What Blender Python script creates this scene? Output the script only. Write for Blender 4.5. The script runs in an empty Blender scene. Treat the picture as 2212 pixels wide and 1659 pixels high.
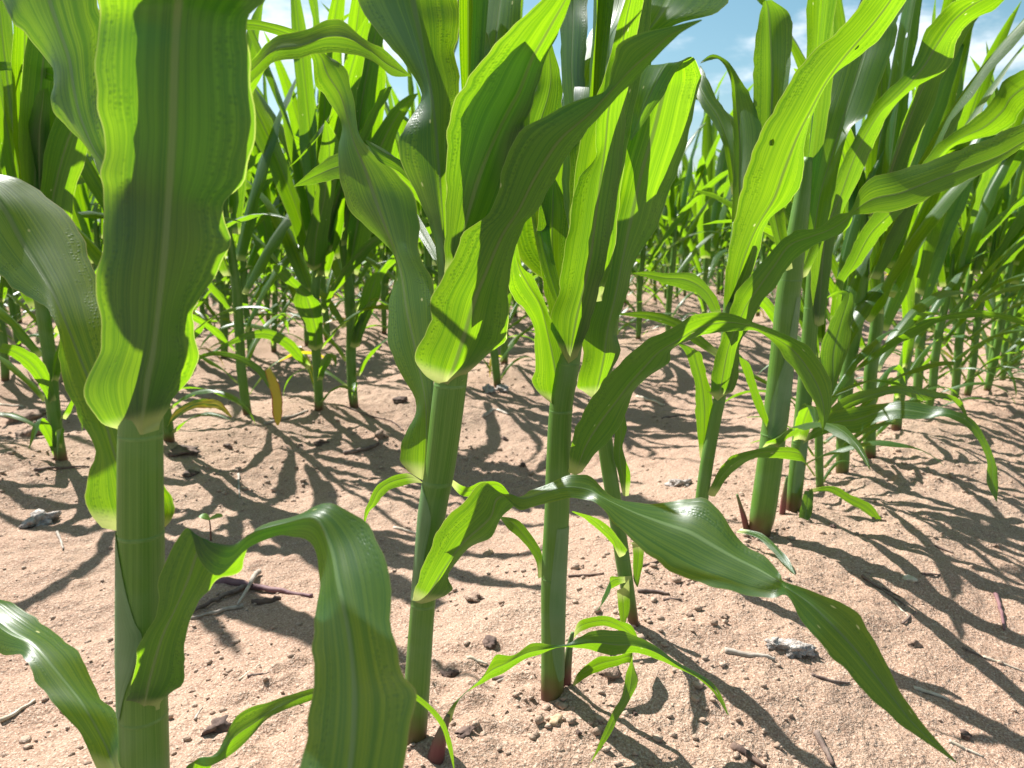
import bpy, math, random
import numpy as np
from mathutils import Vector
C = bpy.data.collections.new("field"); bpy.context.scene.collection.children.link(C)
rnd = random.Random(7)
R = math.radians
# ------------------------------------------------------------------ camera maths
H, PITCH, F, CX, CY = 0.38, R(11.3), 1650.0, 1106.0, 829.5
FW = np.array([0, math.cos(PITCH), -math.sin(PITCH)]); UP = np.array([0, math.sin(PITCH), math.cos(PITCH)]); RT = np.array([1., 0, 0])
CAM = np.array([0, 0, H])
def ray(px, py): return FW + RT * ((px - CX) / F) + UP * (-(py - CY) / F)
def at(px, py, Y):
    d = ray(px, py); return CAM + d * (Y / d[1])
# ------------------------------------------------------------------ noise and terrain
def _hash(ix, iy, s):
    h = (ix.astype(np.int64) * 374761393 + iy.astype(np.int64) * 668265263 + s * 974634777) & 0xffffffff
    h = ((h ^ (h >> 13)) * 1274126177) & 0xffffffff
    return ((h ^ (h >> 16)) & 0xffff) / 65535.0
def vnoise(x, y, s=0):
    ix, iy = np.floor(x), np.floor(y); fx, fy = x - ix, y - iy
    fx, fy = fx * fx * (3 - 2 * fx), fy * fy * (3 - 2 * fy)
    a, b, c, d = _hash(ix, iy, s), _hash(ix + 1, iy, s), _hash(ix, iy + 1, s), _hash(ix + 1, iy + 1, s)
    return (a + (b - a) * fx) * (1 - fy) + (c + (d - c) * fx) * fy - 0.5
VPA = R(42); NX, NY = math.cos(VPA), -math.sin(VPA)      # row normal; rows run along (sin, cos)
DX, DY = math.sin(VPA), math.cos(VPA)
O1, SP = -1.0 * H, 1.10                                  # offset of the first row, row spacing
def hgt(x, y, fine=True):
    x, y = np.asarray(x, float), np.asarray(y, float)
    o = x * NX + y * NY; s = x * DX + y * DY
    ph = 2 * np.pi * (o - O1) / SP
    z = 0.030 * (np.cos(ph + 0.5 * vnoise(s * 1.3, o * 0 + 3, 5)) - 1) + 0.004 * (np.cos(2 * ph) - 1)
    z += 0.022 * vnoise(x * 3.1, y * 3.1, 1) + 0.018 * vnoise(x * 8, y * 8, 2)
    if fine:
        z += 0.0085 * vnoise(x * 22, y * 22, 3) + 0.006 * np.maximum(0, vnoise(x * 47, y * 47, 4)) + 0.0042 * vnoise(x * 95, y * 95, 6)
        m = np.maximum(0, vnoise(x * 5, y * 5, 9) - .02) * 4
        z += m * 0.012 * np.abs(vnoise(x * 55, y * 55, 8))
    return z
def ground(px, py, it=8):
    d = ray(px, py); z = 0.0
    for _ in range(it):
        t = (z - H) / d[2]; p = CAM + d * t; z = float(hgt(p[0], p[1]))
    return np.array([p[0], p[1], z])
# ------------------------------------------------------------------ object helpers
def mesh(name, V, Fc, mats, parent=None, UVv=None, mi=None, smooth=True):
    me = bpy.data.meshes.new(name)
    me.from_pydata([tuple(map(float, v)) for v in V], [], Fc)
    for m in (mats if isinstance(mats, (list, tuple)) else [mats]): me.materials.append(m)
    if UVv is not None:
        li = np.empty(len(me.loops), dtype=np.int32); me.loops.foreach_get('vertex_index', li)
        me.uv_layers.new(name='uv').data.foreach_set('uv', np.asarray(UVv, dtype=np.float32)[li].ravel())
    if mi is not None: me.polygons.foreach_set('material_index', np.asarray(mi, dtype=np.int32))
    if smooth: me.polygons.foreach_set('use_smooth', np.ones(len(me.polygons), dtype=bool))
    me.update()
    o = bpy.data.objects.new(name, me); C.objects.link(o)
    if parent is not None: o.parent = parent
    return o
def tag(o, label=None, cat=None, group=None, kind=None):
    if label: o['label'] = label
    if cat: o['category'] = cat
    if group: o['group'] = group
    if kind: o['kind'] = kind
    return o
def empty(name, loc, label=None, cat=None, group=None):
    o = bpy.data.objects.new(name, None); C.objects.link(o); o.location = tuple(map(float, loc)); o.empty_display_size = .05
    return tag(o, label, cat, group)
# ------------------------------------------------------------------ materials
class NT:
    def __init__(s, name):
        s.m = bpy.data.materials.new(name); s.m.use_nodes = True; s.t = s.m.node_tree; s.t.nodes.clear()
    def n(s, ty, **k):
        nd = s.t.nodes.new('ShaderNode' + ty)
        for a, v in k.items():
            if a.startswith('_'): nd.inputs[a[1:].replace('_', ' ')].default_value = v
            else: setattr(nd, a, v)
        return nd
    def l(s, a, b): s.t.links.new(a, b)
    def math(s, op, a, b=None, c=None, clamp=False):
        nd = s.n('Math', operation=op); nd.use_clamp = clamp
        for i, v in enumerate((a, b, c)):
            if v is None: continue
            if isinstance(v, (int, float)): nd.inputs[i].default_value = v
            else: s.l(v, nd.inputs[i])
        return nd.outputs[0]
    def ramp(s, f, pts):
        nd = s.n('ValToRGB'); e = nd.color_ramp.elements
        while len(e) < len(pts): e.new(0.5)
        for q, (p, c) in zip(e, pts):
            q.position = p; q.color = c if len(c) == 4 else (*c, 1)
        s.l(f, nd.inputs[0]); return nd.outputs[0]
    def mix(s, f, a, b, mode='MIX'):
        nd = s.n('Mix', data_type='RGBA', blend_type=mode)
        for i, v in ((0, f), (6, a), (7, b)):
            if isinstance(v, (int, float)): nd.inputs[i].default_value = v
            elif isinstance(v, tuple): nd.inputs[i].default_value = v if len(v) == 4 else (*v, 1)
            else: s.l(v, nd.inputs[i])
        return nd.outputs[2]
    def sm(s, v, a, b, lo=0., hi=1.):
        nd = s.n('MapRange', interpolation_type='SMOOTHSTEP'); s.l(v, nd.inputs[0])
        for i, q in ((1, a), (2, b), (3, lo), (4, hi)): nd.inputs[i].default_value = q
        return nd.outputs[0]
def leaf_material(name, holes=0.0, yellow=0.0, spots=0.5, dark=(0.012, 0.056, 0.022), trans=(0.33, 0.58, 0.004), tw=0.48):
    T = NT(name)
    uv = T.n('UVMap'); sep = T.n('SeparateXYZ'); T.l(uv.outputs[0], sep.inputs[0]); u, v = sep.outputs[0], sep.outputs[1]
    oi = T.n('ObjectInfo')
    au = T.math('ABSOLUTE', T.math('SUBTRACT', u, 0.5))                     # 0 at the midrib, 0.5 at the edge
    def stretched(su, sv, detail, seed):
        cb = T.n('CombineXYZ'); T.l(T.math('MULTIPLY', u, su), cb.inputs[0]); T.l(T.math('MULTIPLY', v, sv), cb.inputs[1])
        T.l(T.math('MULTIPLY_ADD', oi.outputs['Random'], 37.0, seed), cb.inputs[2])
        nz = T.n('TexNoise', _Scale=1.0, _Detail=detail, _Roughness=0.6); T.l(cb.outputs[0], nz.inputs['Vector']); return nz.outputs[0]
    band = stretched(20, 4, 1.5, 0.0); fine = stretched(70, 3, 1.0, 5.0); blotch = stretched(3, 18, 3.0, 9.0)
    vein = T.math('ADD', T.sm(band, 0.36, 0.64, 0.0, 0.50), T.sm(fine, 0.42, 0.60, 0.0, 0.50))
    rib = T.sm(au, 0.012, 0.040, 1.0, 0.0)
    edge = T.sm(au, 0.485, 0.498)
    base = T.sm(v, 0.004, 0.016, 1.0, 0.0)
    # reflected colour
    col = T.mix(vein, tuple(c * 0.94 for c in dark), tuple(c * 1.06 for c in dark))
    col = T.mix(T.sm(blotch, 0.35, 0.7), col, tuple(c * q for c, q in zip(dark, (1.35, 1.15, 1.0))))
    col = T.mix(T.math('MULTIPLY', rib, 0.80), col, (0.17, 0.27, 0.10))
    # transmitted colour
    tr = T.mix(vein, tuple(c * q for c, q in zip(trans, (0.48, 0.63, 0.5))), trans)
    tr = T.mix(T.math('MULTIPLY', rib, 0.8), tr, (0.10, 0.16, 0.02))
    pk0 = T.n('CombineXYZ'); T.l(T.math('MULTIPLY', u, 26.0), pk0.inputs[0]); T.l(T.math('MULTIPLY', v, 420.0), pk0.inputs[1])
    pk = T.n('TexVoronoi', _Scale=1.0, _Randomness=0.55); T.l(pk0.outputs[0], pk.inputs['Vector'])
    pz = T.math('MULTIPLY', T.sm(pk.outputs['Distance'], 0.15, 0.55, 1.0, 0.0), T.math('MULTIPLY', T.sm(blotch, 0.44, 0.56), T.math('MULTIPLY', T.sm(au, 0.18, 0.30), T.sm(au, 0.42, 0.48, 1.0, 0.0))))
    tr = T.mix(T.math('MULTIPLY', pz, 0.70), tr, (0.12, 0.28, 0.0))
    tr = T.mix(edge, tr, (0.55, 0.66, 0.12))
    pale = (0.62, 0.66, 0.22)
    col = T.mix(T.math('MULTIPLY', base, 0.85), col, (0.42, 0.50, 0.17)); tr = T.mix(T.math('MULTIPLY', base, 0.8), tr, pale)
    # yellowing and dead margins
    if yellow:
        yn = T.math('ADD', stretched(4, 14, 2.0, 3.0), T.math('MULTIPLY', T.sm(v, -0.02, 0.20), 0.16 * yellow))
        if yellow > 2: yn = T.math('ADD', yn, 0.14)
        yf = T.sm(yn, 0.50, 0.66)
        col = T.mix(yf, col, (0.36, 0.30, 0.03)); tr = T.mix(yf, tr, (0.80, 0.62, 0.03))
        bf = T.math('MULTIPLY', T.sm(yn, 0.60, 0.74), T.sm(au, 0.34, 0.46))
        col = T.mix(bf, col, (0.30, 0.09, 0.03)); tr = T.mix(bf, tr, (0.55, 0.12, 0.02))
    # pale feeding specks
    vm = T.n('CombineXYZ'); T.l(T.math('MULTIPLY', u, 5.0), vm.inputs[0]); T.l(T.math('MULTIPLY', v, 55.0), vm.inputs[1]); T.l(T.math('MULTIPLY', oi.outputs['Random'], 51.0), vm.inputs[2])
    vo = T.n('TexVoronoi', _Scale=1.0); T.l(vm.outputs[0], vo.inputs['Vector'])
    seed = T.n('SeparateColor'); T.l(vo.outputs['Color'], seed.inputs[0])
    sp = T.math('MULTIPLY', T.sm(vo.outputs['Distance'], 0.05, 0.12, 1.0, 0.0), T.math('LESS_THAN', seed.outputs[0], spots))
    col = T.mix(sp, col, (0.52, 0.55, 0.25)); tr = T.mix(sp, tr, (0.7, 0.75, 0.3))
    hsv = T.n('HueSaturation'); T.l(T.math('MULTIPLY_ADD', oi.outputs['Random'], 0.022, 0.489), hsv.inputs['Hue']); T.l(T.math('MULTIPLY_ADD', oi.outputs['Random'], 0.30, 0.85), hsv.inputs['Value']); T.l(col, hsv.inputs['Color'])
    # ribs and puckers
    hh = T.math('ADD', T.math('MULTIPLY', band, 0.26), T.math('MULTIPLY', fine, 0.20))
    hh = T.math('ADD', hh, T.math('MULTIPLY', pz, 0.25)); hh = T.math('SUBTRACT', hh, T.math('MULTIPLY', rib, 0.5))
    bp = T.n('Bump', _Strength=0.35, _Distance=0.0012); T.l(hh, bp.inputs['Height'])
    p = T.n('BsdfPrincipled', _Roughness=0.42); p.inputs['Specular IOR Level'].default_value = 0.58
    T.l(hsv.outputs[0], p.inputs['Base Color']); T.l(bp.outputs[0], p.inputs['Normal'])
    T.l(T.math('MULTIPLY_ADD', blotch, 0.24, 0.26), p.inputs['Roughness'])
    t = T.n('BsdfTranslucent'); T.l(tr, t.inputs[0]); T.l(bp.outputs[0], t.inputs['Normal'])
    mx = T.n('MixShader'); mx.inputs[0].default_value = tw; T.l(p.outputs[0], mx.inputs[1]); T.l(t.outputs[0], mx.inputs[2])
    out = T.n('OutputMaterial'); sh = mx.outputs[0]
    if holes:
        vm2 = T.n('CombineXYZ'); T.l(T.math('MULTIPLY', u, 3.2), vm2.inputs[0]); T.l(T.math('MULTIPLY', v, 32.0), vm2.inputs[1]); T.l(T.math('MULTIPLY', oi.outputs['Random'], 91.0), vm2.inputs[2])
        nz = T.n('TexNoise', _Scale=2.5, _Detail=2.0); T.l(vm2.outputs[0], nz.inputs['Vector'])
        ad = T.mix(0.25, vm2.outputs[0], nz.outputs['Color'], 'ADD')
        v2 = T.n('TexVoronoi', _Scale=1.0); T.l(ad, v2.inputs['Vector']); s2 = T.n('SeparateColor'); T.l(v2.outputs['Color'], s2.inputs[0])
        ho = T.math('MULTIPLY', T.math('LESS_THAN', v2.outputs['Distance'], 0.15), T.math('LESS_THAN', s2.outputs[1], holes))
        ho = T.math('MULTIPLY', ho, T.math('GREATER_THAN', au, 0.06))
        tp = T.n('BsdfTransparent'); m2 = T.n('MixShader'); T.l(ho, m2.inputs[0]); T.l(sh, m2.inputs[1]); T.l(tp.outputs[0], m2.inputs[2]); sh = m2.outputs[0]
    T.l(sh, out.inputs[0]); return T.m
def stalk_material(name='corn_stalk', c0=(0.078, 0.190, 0.020), c1=(0.128, 0.258, 0.036), c2=(0.13, 0.25, 0.075), red=(.024, .062), rc=(0.115, 0.032, 0.022)):
    T = NT(name)
    uv = T.n('UVMap'); sep = T.n('SeparateXYZ'); T.l(uv.outputs[0], sep.inputs[0]); u, v = sep.outputs[0], sep.outputs[1]
    cb = T.n('CombineXYZ'); T.l(T.math('MULTIPLY', u, 60.0), cb.inputs[0]); T.l(T.math('MULTIPLY', v, 6.0), cb.inputs[1])
    nz = T.n('TexNoise', _Scale=1.0, _Detail=2.0); T.l(cb.outputs[0], nz.inputs['Vector'])
    n2 = T.n('TexNoise', _Scale=30.0, _Detail=2.0)
    gm = T.n('TexCoord'); T.l(gm.outputs['Object'], n2.inputs['Vector'])
    col = T.mix(T.sm(nz.outputs[0], 0.35, 0.65), c0, c1)
    col = T.mix(T.sm(n2.outputs[0], 0.4, 0.7, 0, .6), col, c2)
    f = T.sm(T.math('ADD', v, T.math('MULTIPLY', n2.outputs[0], 0.05)), red[0], red[1], 1.0, 0.0)
    col = T.mix(f, col, rc)
    f2 = T.sm(v, -0.01, 0.016, 1.0, 0.0); col = T.mix(f2, col, (0.09, 0.045, 0.03))
    bp = T.n('Bump', _Strength=0.30, _Distance=0.0008); T.l(nz.outputs[0], bp.inputs['Height'])
    p = T.n('BsdfPrincipled', _Roughness=0.45); p.inputs['Specular IOR Level'].default_value = 0.4
    T.l(col, p.inputs['Base Color']); T.l(bp.outputs[0], p.inputs['Normal'])
    t = T.n('BsdfTranslucent', _Color=(0.22, 0.40, 0.04, 1)); mx = T.n('MixShader'); mx.inputs[0].default_value = 0.15
    T.l(p.outputs[0], mx.inputs[1]); T.l(t.outputs[0], mx.inputs[2])
    out = T.n('OutputMaterial'); T.l(mx.outputs[0], out.inputs[0]); return T.m
def soil_material():
    T = NT('sandy_soil'); g = T.n('NewGeometry').outputs['Position']
    def nz(sc, d=3.0, r=.6):
        q = T.n('TexNoise', _Scale=sc, _Detail=d, _Roughness=r); T.l(g, q.inputs['Vector']); return q.outputs[0]
    big, mid, fin, gr = nz(2.2), nz(16, 4), nz(110, 4, .7), nz(520, 2, .7)
    col = T.mix(T.sm(big, .3, .7), (0.330, 0.212, 0.148), (0.368, 0.254, 0.182))
    col = T.mix(T.sm(mid, .48, .72, 0, .45), col, (0.290, 0.180, 0.130))
    col = T.mix(T.sm(fin, .45, .70, 0, .45), col, (0.280, 0.175, 0.128))
    col = T.mix(T.sm(gr, .50, .66, 0, .75), col, (0.56, 0.43, 0.34))
    col = T.mix(T.sm(gr, .47, .32, 0, .65), col, (0.16, 0.085, 0.06))
    h = T.math('ADD', T.math('MULTIPLY', mid, .9), T.math('ADD', T.math('MULTIPLY', fin, .6), T.math('MULTIPLY', gr, .28)))
    vo = T.n('TexVoronoi', _Scale=140.0); T.l(g, vo.inputs['Vector'])
    h = T.math('ADD', h, T.math('MULTIPLY', T.sm(vo.outputs['Distance'], .0, .5, 1., 0.), .20))
    bp = T.n('Bump', _Strength=1.0, _Distance=0.0065); T.l(h, bp.inputs['Height'])
    p = T.n('BsdfPrincipled', _Roughness=0.95); p.inputs['Specular IOR Level'].default_value = 0.12
    T.l(col, p.inputs['Base Color']); T.l(bp.outputs[0], p.inputs['Normal'])
    out = T.n('OutputMaterial'); T.l(p.outputs[0], out.inputs[0]); return T.m
def plain(name, a, b, scale=60, rough=.8, bump=.5, dist=.002, stretch=None, trans=0):
    T = NT(name); tc = T.n('TexCoord'); src = tc.outputs['Object']
    if stretch:
        mp = T.n('Mapping'); mp.inputs['Scale'].default_value = stretch; T.l(src, mp.inputs[0]); src = mp.outputs[0]
    n = T.n('TexNoise', _Scale=scale, _Detail=4.0, _Roughness=.65); T.l(src, n.inputs['Vector'])
    col = T.mix(T.sm(n.outputs[0], .33, .67), a, b)
    bp = T.n('Bump', _Strength=bump, _Distance=dist); T.l(n.outputs[0], bp.inputs['Height'])
    p = T.n('BsdfPrincipled', _Roughness=rough); T.l(col, p.inputs['Base Color']); T.l(bp.outputs[0], p.inputs['Normal'])
    sh = p.outputs[0]
    if trans:
        t = T.n('BsdfTranslucent', _Color=(0.35, 0.6, 0.05, 1)); mx = T.n('MixShader'); mx.inputs[0].default_value = trans
        T.l(sh, mx.inputs[1]); T.l(t.outputs[0], mx.inputs[2]); sh = mx.outputs[0]
    out = T.n('OutputMaterial'); T.l(sh, out.inputs[0]); return T.m
LEAF = leaf_material('corn_leaf', spots=0.10)
LEAFH = leaf_material('corn_leaf_chewed', holes=0.16, spots=0.16)
LEAFS = leaf_material('corn_leaf_specked', spots=0.30)
LEAFY = leaf_material('corn_leaf_yellowing', yellow=1.0, spots=0.2, holes=0.06)
YELLOW = leaf_material('corn_leaf_yellow', yellow=3.0, spots=0.1)
STALK = stalk_material()
SOIL = soil_material()
COLLAR = plain('leaf_collar', (0.080, 0.190, 0.030), (0.12, 0.24, 0.05), 150, .55, .2, .001)
TILLER = stalk_material('tiller_sheath', (.10,.19,.05), (.15,.24,.08), (.16,.20,.10), (.035,.075), (.20,.045,.055))
SHEATH = stalk_material('leaf_sheath', (.105,.215,.075), (.150,.275,.105), (.19,.31,.15))
# ------------------------------------------------------------------ leaf and tube geometry
def catmull(P, n):
    P = np.asarray(P, float); out = []
    for i in range(len(P) - 1):
        p0, p1, p2, p3 = P[max(i - 1, 0)], P[i], P[i + 1], P[min(i + 2, len(P) - 1)]
        for k in range(n):
            t = k / n
            out.append(0.5 * (2 * p1 + (p2 - p0) * t + (2 * p0 - 5 * p1 + 4 * p2 - p3) * t * t + (3 * p1 - p0 - 3 * p2 + p3) * t ** 3))
    out.append(P[-1]); return np.array(out)
def ribbon(L, M, Rr, half=5, bulge=0.10, ruffle=0.0, seed=0):
    """grid through left edge, midrib and right edge; returns verts, faces, uvs"""
    rg = np.random.RandomState(seed)
    seg = np.r_[0, np.cumsum(np.linalg.norm(np.diff(M, axis=0), axis=1))]
    n = len(M); w = 2 * half + 1; V = np.zeros((n, w, 3)); UVm = np.zeros((n, w, 2))
    tan = np.gradient(M, axis=0); tan /= np.linalg.norm(tan, axis=1)[:, None] + 1e-9
    ac = Rr - L; nr = np.cross(ac, tan); nr /= np.linalg.norm(nr, axis=1)[:, None] + 1e-9
    k1, k2, p1, p2 = rg.uniform(70, 110), rg.uniform(70, 110), rg.uniform(0, 6.3), rg.uniform(0, 6.3)
    kk = rg.uniform(25, 45)
    for j in range(w):
        a = (j - half) / half; E = L if a < 0 else Rr; q = abs(a)
        pts = M + (E - M) * q
        wd = np.linalg.norm(E - M, axis=1)
        off = bulge * wd * (q - q * q) * 1.6
        sw = np.sin(seg * (k1 if a < 0 else k2) + (p1 if a < 0 else p2)) * .65 + .5 * np.sin(seg * kk + p2 * 2 + a)
        off = off + ruffle * sw * q ** 1.8 * np.minimum(1, wd / 0.012)
        if ruffle and q > .8:
            pts = pts + (E - M) / (wd[:, None] + 1e-9) * (np.minimum(wd / .012, 1) * .00055 * (np.sin(seg * 260 + p1) + np.sin(seg * 430 + p2 * 3) * .6))[:, None]
        V[:, j] = pts + nr * off[:, None]
        UVm[:, j, 0] = j / (w - 1); UVm[:, j, 1] = seg
    V = V.reshape(-1, 3); UVm = UVm.reshape(-1, 2)
    Fc = [(i * w + j, i * w + j + 1, (i + 1) * w + j + 1, (i + 1) * w + j) for i in range(n - 1) for j in range(w - 1)]
    return V, Fc, UVm
def tube(P, rad, sides=14, v0=0.0, cap=True):
    P = np.asarray(P, float); n = len(P)
    tan = np.gradient(P, axis=0); tan /= np.linalg.norm(tan, axis=1)[:, None] + 1e-9
    ref = np.array([1., 0, 0]) if abs(tan[0][0]) < .8 else np.array([0, 0, 1.])
    seg = v0 + np.r_[0, np.cumsum(np.linalg.norm(np.diff(P, axis=0), axis=1))]
    V, UVm = [], []
    for i in range(n):
        a = ref - tan[i] * ref.dot(tan[i]); a /= np.linalg.norm(a); b = np.cross(tan[i], a)
        for k in range(sides):
            th = 2 * math.pi * k / sides
            V.append(P[i] + (a * math.cos(th) + b * math.sin(th)) * rad[i]); UVm.append((1 - abs(2 * k / sides - 1), seg[i]))
    Fc = [(i * sides + k, i * sides + (k + 1) % sides, (i + 1) * sides + (k + 1) % sides, (i + 1) * sides + k) for i in range(n - 1) for k in range(sides)]
    if cap: Fc += [tuple(range((n - 1) * sides, n * sides)), tuple(reversed(range(sides)))]
    return V, Fc, UVm
# ------------------------------------------------------------------ the plants of the nearest row
# every leaf: stations from its base to its tip, left edge / midrib / right edge, and its distance along the way
# (station, distance, left edge cm farther, right edge cm farther)
def S(t): return [list(map(float, r.split())) for r in t.strip().split('\n')]
P1 = dict(Y=.37, label='tall corn plant nearest the camera with one broad blade filling the upper left', stalk=[(316,1900,76),(313,1700,82),(306,1400,86),(304,1150,84),(304,930,81),(315,700,66),(330,400,50),(340,200,30)], leaves=[
 (LEAF, S('''282 936 308 939 344 926
262 925 304 926 350 905
215 902 312 880 372 868
184 842 320 820 412 810
202 785 330 770 428 765
219 738 337 720 414 710
208 650 346 650 428 652
210 590 352 590 465 595
223 508 358 520 496 530
217 420 365 430 483 448
217 370 368 370 528 385
229 292 372 290 553 300
213 215 375 210 547 210
209 110 379 110 532 95
214 20 384 20 540 32
217 -60 388 -60 600 -40
230 -200 395 -200 590 -200
280 -420 400 -420 520 -420
410 -650 410 -650 412 -650'''), [(0,.360,.4,.4),(1,.359,.9,.9),(3,.355,1.0,1.3),(5,.353,.5,1.0),(9,.347,.8,1.0),(14,.328,1.0,1.0),(18,.26,0,0)], .0022),
 (LEAF, S('''275 640 285 660 295 650
245 500 258 510 272 500
214 372 232 376 256 372
174 310 200 318 236 300
133 267 172 250 226 215
117 225 158 190 222 130
124 185 148 130 225 60
108 140 128 70 215 0
67 87 108 10 205 -80
37 50 95 -50 190 -140
8 8 75 -130 150 -220
-60 -120 20 -260 80 -320
-60 -420 -50 -430 -40 -420'''), [(0,.395,.3,.3),(4,.425,.8,.0),(10,.455,.5,.0),(12,.47,0,0)], .003),
 (LEAF, S('''313 650 324 655 336 650
290 560 330 560 370 560
258 400 340 400 470 400
250 200 350 200 505 190
258 0 375 0 520 -20
280 -200 390 -200 520 -220
380 -480 381 -480 382 -480'''), [(0,0.368,0,0),(1,0.366,0.2,0.2),(2,0.36,0.2,0.2),(3,0.352,0.3,0.3),(4,0.342,0.3,0.3),(6,0.325,0,0)], .001),  # unseen whorl leaf, added behind the broad blade to cast its shade
 (LEAF, S('''216 1140 300 1152 352 1145
182 1072 290 1075 378 1098
205 975 248 985 350 1040
166 896 225 905 285 900
130 803 185 805 245 800
127 718 145 708 222 690
95 660 113 633 213 620
45 634 80 575 192 553
0 596 45 520 160 480
-50 560 0 437 85 413
-100 500 -50 400 0 377
-180 400 -178 398 -176 396'''), [(0,.386,-.6,-.8),(1,.385,-.2,.2),(3,.39,-.4,-.2),(6,.425,-.6,1.2),(9,.46,-.8,1.4),(11,.48,0,0)], .001),
 (LEAF, S('''276 1536 309 1541 346 1530
272 1520 312 1518 352 1508
288 1462 325 1455 396 1474
302 1388 350 1375 398 1410
340 1328 380 1312 413 1330
341 1265 405 1255 447 1279
376 1174 425 1195 470 1253
407 1140 440 1165 500 1245
432 1205 462 1172 520 1230
473 1247 505 1176 530 1200
540 1183 545 1150 550 1141
610 1158 615 1130 640 1112
668 1172 680 1120 715 1086
687 1240 712 1180 795 1135
683 1306 728 1260 836 1220
676 1380 750 1350 849 1365
679 1450 762 1440 870 1452
668 1550 765 1530 898 1505
650 1650 757 1650 872 1650
630 1780 730 1800 830 1800
700 1990 701 1990 702 1990'''), [(0,.361,.3,.3),(1,.358,.2,.6),(2,.350,-.3,.9),(3,.342,-.4,.9),(5,.336,.0,1.0),(7,.333,.0,1.4),(9,.332,-.2,1.4),(11,.328,.4,.8),(13,.310,.5,.2),(15,.280,.5,-.5),(18,.238,.5,-.5),(20,.215,0,0)], .0008),
 (LEAF, S('''225 1690 262 1685 268 1640
193 1629 243 1646 268 1600
182 1597 225 1605 264 1572
130 1535 187 1536 246 1535
83 1483 148 1483 214 1497
60 1433 100 1426 180 1426
42 1412 62 1388 142 1388
3 1411 20 1366 100 1353
-40 1400 -15 1340 66 1328
-90 1370 -60 1300 20 1300
-150 1300 -130 1290 -60 1280
-220 1260 -219 1259 -218 1258'''), [(0,.358,.2,.2),(3,.375,-.3,.8),(7,.415,-.6,1.3),(11,.46,0,0)], .0012),
 (LEAF, S('''352 1770 372 1768 392 1760
385 1700 408 1695 432 1680
408 1650 425 1640 456 1658
455 1655 470 1632 480 1604
506 1624 508 1590 511 1548
545 1588 552 1560 555 1523
590 1545 595 1530 600 1510
668 1515 670 1500 677 1486
760 1482 762 1478 764 1470
850 1488 852 1484 854 1478
905 1518 908 1513 910 1507
948 1562 952 1558 956 1553
966 1610 970 1608 976 1606
980 1662 981 1662 982 1662'''), [(0,.37,0,0),(3,.35,0,.4),(6,.36,-.2,.3),(9,.385,0,0),(13,.40,0,0)], .0006),
 (LEAF, S('''330 440 335 445 340 438
400 335 405 322 410 310
480 240 478 210 470 180
545 176 546 150 547 128
596 133 595 107 590 82
650 125 650 98 648 68
700 113 702 80 705 45
752 118 747 80 741 43
800 127 790 102 784 82
846 162 838 140 828 106
887 165 888 165 889 165'''), [(0,0.372,0,0),(1,0.385,0,0),(2,0.4,0,0),(4,0.45,-0.3,0.6),(7,0.48,-0.4,0.8),(10,0.5,0,0)], .0008)])
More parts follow.
